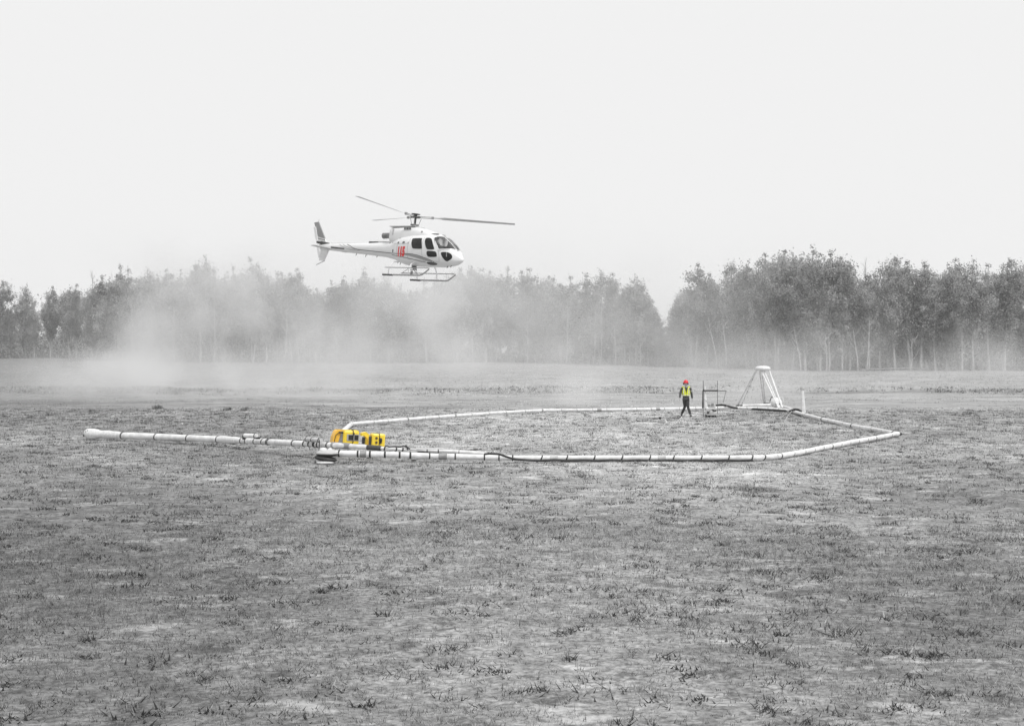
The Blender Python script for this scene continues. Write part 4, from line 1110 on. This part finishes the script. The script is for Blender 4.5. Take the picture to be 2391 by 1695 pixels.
# ------------------------------------------------------------ trees
LEAF = []
def leafmat(name, c, tr_amt=.25):
    m = bpy.data.materials.new(name); m.use_nodes = True
    n = m.node_tree.nodes; l = m.node_tree.links; n.remove(n['Principled BSDF'])
    d = n.new('ShaderNodeBsdfDiffuse'); t = n.new('ShaderNodeBsdfTranslucent'); mxx = n.new('ShaderNodeMixShader')
    oi = n.new('ShaderNodeObjectInfo'); mr = n.new('ShaderNodeMapRange')
    mr.inputs[3].default_value = c * .75; mr.inputs[4].default_value = c * 1.3
    l.new(oi.outputs['Random'], mr.inputs[0])
    cc = n.new('ShaderNodeCombineColor')
    for i in range(3): l.new(mr.outputs[0], cc.inputs[i])
    l.new(cc.outputs[0], d.inputs[0]); l.new(cc.outputs[0], t.inputs[0])
    mxx.inputs[0].default_value = tr_amt
    l.new(d.outputs[0], mxx.inputs[1]); l.new(t.outputs[0], mxx.inputs[2]); l.new(mxx.outputs[0], n['Material Output'].inputs[0])
    return m
LEAFS = [leafmat('leaf_dark', .17, .4), leafmat('leaf_mid', .38, .4), leafmat('leaf_light', .52, .4)]
BARK = mat('pale_bark', .42, .9, .35, 3.0, detail=6)
TWIG = mat('grey_twig', .3, .9)
def leaf_mesh(name, centres, sizes, mi):
    N = len(centres)
    u = rng.normal(size=(N, 3)); u /= np.linalg.norm(u, axis=1, keepdims=True)
    t = rng.normal(size=(N, 3)); w_ = np.cross(u, t); w_ /= np.linalg.norm(w_, axis=1, keepdims=True)
    s_ = sizes[:, None]
    v = np.stack([centres - u * s_, centres + w_ * s_ * .7, centres + u * s_, centres - w_ * s_ * .7], 1).reshape(-1, 3)
    return np_mesh(name, v, np.arange(4 * N).reshape(N, 4), LEAFS, mi)
def tree_proto(H=12.0, cb=.3, wid=1.7, nl=30, leaves=4200, seed=0, bushy=1.0):
    r = random.Random(seed)
    tr = []; x = y = 0
    bx, by = r.uniform(-.25, .25), r.uniform(-.2, .2)
    for k in range(9):
        t = k / 8; tr.append(Vector((bx * t * 2 + .18 * sin(t * 5 + seed), by * t * 2 + .15 * sin(t * 4 + 2 * seed), H * .97 * t)))
    def trunk_at(t):
        q = min(t * 8, 7.999); i = int(q); return tr[i].lerp(tr[i + 1], q - i)
    tm = MB(); tm.tube(tr, [.14 * (1 - t / 8 * .85) + .015 for t in range(9)], 8)
    cs = []
    for k in range(nl):
        t = cb + (1 - cb) * (k + r.random()) / nl
        tt = (t - cb) / (1 - cb)
        prof = (math.sin(pi * min(1, tt * .82 + .13)) ** .8) * r.uniform(.55, 1.25)
        L = wid * prof; a = k * 2.4 + r.uniform(-.6, .6)
        b0 = trunk_at(t * .93)
        tip = b0 + Vector((cos(a) * L, sin(a) * L, L * r.uniform(.45, .95)))
        if tip.z > H: tip.z = H * r.uniform(.93, 1)
        mid = b0.lerp(tip, .5) + Vector((0, 0, -.08 * L))
        tm.tube([b0, mid, tip], [.035 * (1 - tt) + .015, .02, .008], 5)
        nc = max(2, int(3.5 * L * bushy))
        for q in range(nc):
            f = r.uniform(.35, 1.05)
            cs.append((b0.lerp(tip, f) + Vector((r.gauss(0, .2), r.gauss(0, .2), r.gauss(0, .18))), r.choice((.2, .3, .42, .62))))
    for q in range(4): cs.append((trunk_at(1.0) + Vector((r.gauss(0, .12), r.gauss(0, .12), r.uniform(-.9, .35))), r.uniform(.14, .28)))
    C = np.array([tuple(c[0]) for c in cs]); R_ = np.array([c[1] for c in cs])
    idx = rng.choice(len(C), leaves, p=(R_ ** 2) / (R_ ** 2).sum())
    P = C[idx] + rng.normal(size=(leaves, 3)) * (R_[idx, None] * .62)
    tone = rng.random(len(C))
    mi = np.where(tone[idx] + rng.normal(0, .3, leaves) < .22, 0, np.where(tone[idx] + rng.normal(0, .3, leaves) < .68, 1, 2))
    lm = leaf_mesh('crown', P, rng.uniform(.06, .125, leaves), mi)
    return tm.mesh('trunk', BARK), lm
PROTO = []
for k in range(12):
    PROTO.append(tree_proto(12, random.Random(k).uniform(.06, .38), 1.3 + .2 * (k % 5), 26 + 2 * (k % 5), 6200 + 400 * (k % 4), k, 1.1 + .15 * (k % 3)))
def bare_proto(seed):
    r = random.Random(seed); H = 12; mb = MB()
    tr = [Vector((.1 * sin(k + seed), .1 * cos(k * 1.3), H * k / 8)) for k in range(9)]
    mb.tube(tr, [.09 * (1 - k / 8.6) + .008 for k in range(9)], 6)
    for k in range(26):
        t = .35 + .62 * r.random(); b0 = tr[int(t * 8)].lerp(tr[int(t * 8) + 1], t * 8 % 1); a = r.uniform(0, 6.28); L = 1.4 * (1.15 - t) + .3
        tip = b0 + Vector((cos(a) * L * .6, sin(a) * L * .6, L)); mb.tube([b0, b0.lerp(tip, .5), tip], [.025, .015, .007], 5)
        for q in range(2):
            b1 = b0.lerp(tip, r.uniform(.4, .8)); mb.tube([b1, b1 + Vector((r.uniform(-.4, .4), r.uniform(-.4, .4), .4))], [.01, .005], 4)
    return mb.mesh('trunk', TWIG)
BARE = [bare_proto(3), bare_proto(8)]

SIL = [(-200, 655), (-120, 640), (-60, 668), (0, 650), (60, 662), (120, 670), (161, 667), (178, 665), (212, 664), (234, 641), (256, 652), (278, 619), (298, 628), (318, 648), (337, 624), (354, 642), (369, 641), (389, 630), (408, 642), (426, 627), (446, 636), (465, 609), (488, 597), (505, 629), (522, 634), (539, 622), (565, 628), (590, 604), (608, 620), (623, 638), (650, 631), (667, 633), (680, 640), (697, 629), (711, 657), (721, 696), (732, 690), (750, 670), (768, 652), (785, 660), (803, 644), (822, 656), (850, 625), (862, 645), (890, 638), (907, 656), (933, 660), (956, 674), (973, 680), (992, 654), (1020, 648), (1040, 640), (1062, 624), (1080, 628), (1098, 616), (1115, 628), (1133, 628), (1150, 640), (1168, 635), (1188, 624), (1215, 634), (1240, 628), (1256, 649), (1270, 640), (1296, 649), (1312, 655), (1327, 645), (1345, 664), (1374, 635), (1402, 628), (1426, 640), (1452, 668), (1470, 655), (1489, 640), (1501, 660), (1515, 690), (1524, 725), (1536, 745), (1551, 772), (1564, 752), (1574, 722), (1586, 694), (1598, 672), (1612, 660), (1626, 617), (1640, 655), (1652, 640), (1673, 656), (1685, 682), (1698, 650), (1714, 602), (1730, 635), (1744, 607), (1762, 628), (1786, 593), (1805, 600), (1821, 579), (1838, 596), (1854, 582), (1875, 590), (1895, 573), (1915, 590), (1934, 582), (1955, 595), (1973, 593), (1985, 616), (2005, 640), (2025, 645), (2050, 629), (2070, 605), (2088, 592), (2112, 617), (2124, 611), (2154, 608), (2170, 620), (2186, 635), (2213, 614), (2237, 607), (2270, 600), (2310, 618), (2350, 596), (2400, 612), (2450, 600), (2520, 610)]
BASE = [(-200, 838), (161, 838), (240, 843), (400, 848), (700, 850), (1000, 850), (1200, 848), (1400, 853), (1500, 857), (1700, 862), (1900, 868), (2100, 868), (2520, 868)]
def si(x, T): return float(np.interp(x, [t[0] for t in T], [t[1] for t in T]))
REG = [(-999, 161, 'aspen beyond the left end of the tree line, left of the darkest edge trees', 'aspens off the left end of the tree line'),
       (161, 330, 'dark leafy aspen at the left end of the tree line', 'aspens at the left end of the tree line'),
       (330, 540, 'aspen half veiled by the thickest dust plume, left of the helicopter', 'aspens behind the thick dust plume'),
       (540, 715, 'pale dusty aspen standing left of and below the helicopter tail', 'aspens left of the helicopter tail'),
       (715, 975, 'hazy aspen in the stand below the helicopter tail and cabin', 'aspens below the helicopter'),
       (975, 1190, 'pale hazy aspen below and right of the helicopter nose', 'aspens right of the helicopter nose'),
       (1190, 1400, 'slender pale-trunked aspen in the middle stand, left of its tallest crown', 'aspens of the middle stand'),
       (1400, 1545, 'slender aspen at the right end of the middle stand, left of the sky gap', 'aspens left of the sky gap'),
       (1545, 1690, 'aspen just right of the sky gap, above the worker and the cart', 'aspens right of the sky gap'),
       (1690, 1830, 'tall aspen of the right stand, above the tripod', 'aspens above the tripod'),
       (1830, 2000, 'tall dark aspen in the highest part of the right stand', 'aspens in the highest part of the right stand'),
       (2000, 2239, 'dark dense aspen at the right end of the tree line', 'aspens at the right end of the tree line'),
       (2239, 9999, 'aspen beyond the right end of the tree line', 'aspens off the right end of the tree line')]
SPECIAL = {488: 'tallest spire-topped aspen behind the left dust plume', 590: 'pointed aspen rising highest just left of the helicopter tail', 278: 'round-topped dark aspen, highest at the left end of the tree line',
           850: 'aspen directly below the helicopter tail boom, highest of its stand', 1402: 'tallest crown of the middle stand, left of the sky gap', 1626: 'narrow aspen with a thin pointed top right of the sky gap',
           1895: 'highest aspen of the whole tree line, in the right stand', 2088: 'domed dark aspen standing up at the right end of the tree line', 1489: 'thin sparse-topped aspen nearest the left side of the sky gap',
           337: 'small pointed crown between taller dark aspens at the left', 1714: 'narrow sparse aspen left of the highest right stand, above the tripod', 697: 'last tall aspen left of the dip below the helicopter tail'}
rt = random.Random(5)
def plant(px, top, dback, special=None, wsc=1.0):
    by = si(px, BASE); D = FPX * CAM_H / (by - 780) + dback
    X = (px - 1195.5) * D / FPX
    z0 = float(ground_z(np.array([X]), np.array([D]))[0])
    h = (CAM_H - (top - 780) * D / FPX) - z0
    h = max(h, 1.8); k = rt.randrange(len(PROTO)); tm, lm = PROTO[k]
    reg = [r for r in REG if r[0] <= px < r[1]][0]
    root = empty('aspen_tree', (X, D, z0 - .05), special or reg[2], 'tree', reg[3])
    sc = h / 12.0; ws = max(.55, min(1.25, sc ** .6)) * wsc * rt.uniform(.85, 1.15)
    root.scale = (ws, ws, sc); root.rotation_euler = (0, 0, rt.uniform(0, 6.28))
    for nm, me in (('trunk', tm), ('crown', lm)):
        o = bpy.data.objects.new(nm, me); COL.objects.link(o); o.parent = root
for px, top in SIL:
    plant(px, top, rt.uniform(0, 5), SPECIAL.get(px))
x = -190
while x < 2520:
    t = si(x, SIL) + rt.choice((8, 20, 35, 60, 90)) + rt.uniform(0, 14); plant(x, t, rt.uniform(-1, 3), wsc=.9); x += rt.uniform(24, 38)
x = -180
while x < 2520:
    t = si(x, SIL) + rt.choice((18, 35, 60, 85)) + rt.uniform(0, 12); plant(x, t, rt.uniform(8, 20)); x += rt.uniform(34, 50)
for px, top, k, lab in ((217, 632, 0, 'leafless thin tree poking above the dark crowns at the left end'), (2020, 606, 1, 'leafless thin tree in the dip of the right stand'), (262, 640, 1, 'leafless twiggy tree behind the left-hand dark aspens')):
    by = si(px, BASE); D = FPX * CAM_H / (by - 780) + 6; X = (px - 1195.5) * D / FPX
    h = CAM_H - (top - 780) * D / FPX
    o = bpy.data.objects.new('bare_tree', BARE[k]); COL.objects.link(o); o.location = (X, D, 0); o.scale = (1, 1, h / 12)
    tag(o, lab, 'tree', 'leafless trees in the tree line')
# pale front stems along the wood edge
def stem(px, top, lean, label):
    by = si(px, BASE) + 2; D = FPX * CAM_H / (by - 780); X = (px - 1195.5) * D / FPX; h = CAM_H - (top - 780) * D / FPX
    mb = MB(); P = [Vector((X + lean * t + .08 * sin(5 * t), D, h * t)) for t in np.linspace(0, 1, 7)]
    mb.tube(P, [.085 * (1 - .75 * t) for t in np.linspace(0, 1, 7)], 7)
    for t in (.45, .6, .72, .85):
        b0 = P[int(t * 6)]; a = 1 if int(t * 100) % 2 else -1
        mb.tube([b0, b0 + Vector((a * .5, 0, .7)), b0 + Vector((a * .8, 0, 1.3))], [.03, .02, .008], 5)
    solo('birch_stem', mb, BARK, (X, D, 0), label, 'tree', 'pale bare stems at the edge of the wood')
STEMS = [(305, 700, .3, 'pale bare stem in front of the dark trees at the left end'), (500, 690, .1, 'pale straight stem behind the dust plume'), (664, 700, .5, 'slim stem leaning right below the helicopter tail tip'),
         (785, 760, 0, 'short pale stem in the hazy stand below the tail'), (1230, 735, .2, 'bent pale stem left in the middle stand'), (1322, 700, .3, 'straight pale stem in the centre of the middle stand'),
         (1386, 720, .3, 'left one of two tall white stems in the middle stand'), (1402, 700, .25, 'right one of two tall white stems in the middle stand'), (1436, 760, 0, 'white stem right of the two tall white ones'),
         (1493, 800, .2, 'short white stem at the right end of the middle stand'), (1675, 740, -1.0, 'pale stem leaning left above the cart'), (1697, 745, -.4, 'pale stem leaning left, right of the steeper one above the cart'),
         (1870, 770, -.6, 'pale stem leaning left behind the tripod and fin post'), (1929, 780, 0, 'left one of the close white stems at the right stand foot'), (1935, 790, .1, 'right one of the close white stems at the right stand foot'), (2003, 770, -.4, 'white crooked stem right of the close white stems'), (2022, 740, .5, 'thin pale stem leaning right in the right stand'), (2125, 790, .3, 'pale stem in the dusty foot of the right end')]
for a in STEMS: stem(*a)
def log(p0, p1, r, label):
    a, b = at(*p0), at(*p1)
    mb = MB(); mb.tube([a, a.lerp(b, .5) + Vector((0, 0, .1)), b], [r, r * .8, r * .4], 7); solo('fallen_log', mb, BARK, (a.x, a.y, 0), label, 'log', 'fallen stems at the foot of the trees')
log((2010, 864, .4), (2170, 861, .9), .07, 'long pale fallen stem at the foot of the right stand')
log((1180, 800, 2.9), (1222, 846, .2), .06, 'thin broken stem leaning at the edge of the middle stand') if False else None
# undergrowth mass inside the wood
N = 130000
px = rng.uniform(-200, 2520, N); dd = rng.uniform(1, 26, N)
by = np.interp(px, [t[0] for t in BASE], [t[1] for t in BASE]); D = FPX * CAM_H / (by - 780) + dd
X = (px - 1195.5) * D / FPX
hz = np.interp(px, [t[0] for t in SIL], [t[1] for t in SIL]); hmax = np.clip((by - hz) * .02, 1.0, 4.4) * (.85 + .3 * np.sin(px * .021) + .2 * np.sin(px * .067 + 2) + .7 * np.clip((330 - px) / 200, 0, 1) + .35 * np.clip((px - 1900) / 250, 0, 1))
z = rng.random(N) ** 1.3 * hmax * (1 + .35 * np.sin(X * .9) + .25 * np.sin(X * 2.3 + 1))
P = np.stack([X, D, z], -1)
uo = bpy.data.objects.new('undergrowth', leaf_mesh('undergrowth', P, rng.uniform(.10, .2, N), rng.choice([0, 0, 1, 1, 2], N))); COL.objects.link(uo)
tag(uo, 'dense leafy undergrowth between the aspen trunks', cat='bushes', kind='stuff')

# ------------------------------------------------------------ blown dust
def dust():
    x0, x1, y0, y1, z0, z1 = -95, 95, 77.5, 236, -.6, 21
    mb = MB(); mb.box(((x0 + x1) / 2, (y0 + y1) / 2, (z0 + z1) / 2), (x1 - x0, y1 - y0, z1 - z0))
    m = bpy.data.materials.new('blown_dust'); m.use_nodes = True
    n = m.node_tree.nodes; l = m.node_tree.links; n.remove(n['Principled BSDF'])
    pv = n.new('ShaderNodeVolumePrincipled'); pv.inputs['Color'].default_value = (.95, .95, .95, 1)
    pv.inputs['Anisotropy'].default_value = 0.0
    l.new(pv.outputs[0], n['Material Output'].inputs['Volume'])
    geo = n.new('ShaderNodeNewGeometry')
    def N_(scale, detail, sc=(1, 1, 1)):
        mp = n.new('ShaderNodeMapping'); mp.inputs['Scale'].default_value = sc; l.new(geo.outputs['Position'], mp.inputs[0])
        z = n.new('ShaderNodeTexNoise'); z.inputs['Scale'].default_value = scale; z.inputs['Detail'].default_value = detail; z.inputs['Roughness'].default_value = .55
        l.new(mp.outputs[0], z.inputs['Vector']); return z
    def math(op, x, y=0.0, c=None):
        q = n.new('ShaderNodeMath'); q.operation = op
        for i, t in enumerate((x, y) if c is None else (x, y, c)):
            if isinstance(t, (int, float)): q.inputs[i].default_value = t
            else: l.new(t, q.inputs[i])
        return q.outputs[0]
    nz = N_(.10, 6)
    warp = n.new('ShaderNodeVectorMath'); warp.operation = 'MULTIPLY_ADD'
    l.new(nz.outputs['Color'], warp.inputs[0]); warp.inputs[1].default_value = (14, 14, 9); l.new(geo.outputs['Position'], warp.inputs[2])
    off = n.new('ShaderNodeVectorMath'); off.operation = 'SUBTRACT'; l.new(warp.outputs[0], off.inputs[0]); off.inputs[1].default_value = (7, 7, 4.5)
    tot = None
    # (centre, radii, density)
    PL = [((0, 160, 4), (95, 50, 19), .0058), ((-30, 165, 3), (22, 50, 14), .005), ((-8, 155, 5), (30, 50, 15), .013), ((-14, 118, 1.5), (20, 34, 6), .007), ((16, 160, 4), (18, 50, 13), .007),
          ((-29.5, 120, 3.0), (5.5, 11, 11), .11), ((-25, 126, 8), (7, 11, 5), .075), ((-29, 104, 1.0), (10, 15, 3.4), .09), ((-21, 90, .6), (16, 12, 3.0), .10), ((-11, 91, 1.0), (5, 8, 4.6), .07), ((-5, 125, 5), (6, 12, 9), .03),
          ((30, 150, 0), (40, 40, 6.5), .022), ((50, 150, 0), (16, 40, 8), .016), ((12, 92, .2), (32, 13, 2.2), .022), ((4.5, 84, .0), (3.0, 4, 2.4), .08)]
    for c, r, dn in PL:
        s_ = n.new('ShaderNodeVectorMath'); s_.operation = 'SUBTRACT'; l.new(off.outputs[0], s_.inputs[0]); s_.inputs[1].default_value = c
        d_ = n.new('ShaderNodeVectorMath'); d_.operation = 'DIVIDE'; l.new(s_.outputs[0], d_.inputs[0]); d_.inputs[1].default_value = r
        ln = n.new('ShaderNodeVectorMath'); ln.operation = 'LENGTH'; l.new(d_.outputs[0], ln.inputs[0])
        mr = n.new('ShaderNodeMapRange'); mr.interpolation_type = 'SMOOTHSTEP'
        mr.inputs[1].default_value = .15; mr.inputs[2].default_value = 1.0; mr.inputs[3].default_value = dn; mr.inputs[4].default_value = 0
        l.new(ln.outputs['Value'], mr.inputs[0])
        tot = mr.outputs[0] if tot is None else math('ADD', tot, mr.outputs[0])
    n2 = N_(.17, 7)
    mr = n.new('ShaderNodeMapRange'); mr.inputs[1].default_value = .42; mr.inputs[2].default_value = .60; mr.inputs[3].default_value = .08; mr.inputs[4].default_value = 2.0
    l.new(n2.outputs['Fac'], mr.inputs[0])
    dens = math('MULTIPLY', tot, mr.outputs[0])
    sp_ = n.new('ShaderNodeSeparateXYZ'); l.new(geo.outputs['Position'], sp_.inputs[0])
    for ax, a, b in (('Y', y0, y0 + 3), ('Z', z1, z1 - 9), ('X', x0, x0 + 12), ('X', x1, x1 - 12)):
        e = n.new('ShaderNodeMapRange'); e.interpolation_type = 'SMOOTHSTEP'; l.new(sp_.outputs[ax], e.inputs[0])
        if a < b: e.inputs[1].default_value = a; e.inputs[2].default_value = b; e.inputs[3].default_value = 0; e.inputs[4].default_value = 1
        else: e.inputs[1].default_value = b; e.inputs[2].default_value = a; e.inputs[3].default_value = 1; e.inputs[4].default_value = 0
        dens = math('MULTIPLY', dens, e.outputs[0])
    l.new(dens, pv.inputs['Density'])
    o = solo('dust_haze', mb, m, (0, 150, 0), 'pale dust blown up by the helicopter rotor in front of the trees', 'dust', smooth=False)
    o['kind'] = 'stuff'
dust()

# ------------------------------------------------------------ even summer haze
def haze():
    mb = MB(); mb.box((0, 110, 9.5), (330, 330, 24))
    m = bpy.data.materials.new('haze'); m.use_nodes = True
    n = m.node_tree.nodes; l = m.node_tree.links; n.remove(n['Principled BSDF'])
    pv = n.new('ShaderNodeVolumePrincipled'); pv.inputs['Color'].default_value = (.98, .98, .98, 1); pv.inputs['Density'].default_value = .0003
    l.new(pv.outputs[0], n['Material Output'].inputs['Volume'])
    o = bpy.data.objects.new('haze', mb.mesh('haze', m, smooth=False)); COL.objects.link(o)
    tag(o, kind='stuff', label='thin even summer haze over the whole field', cat='haze')
haze()
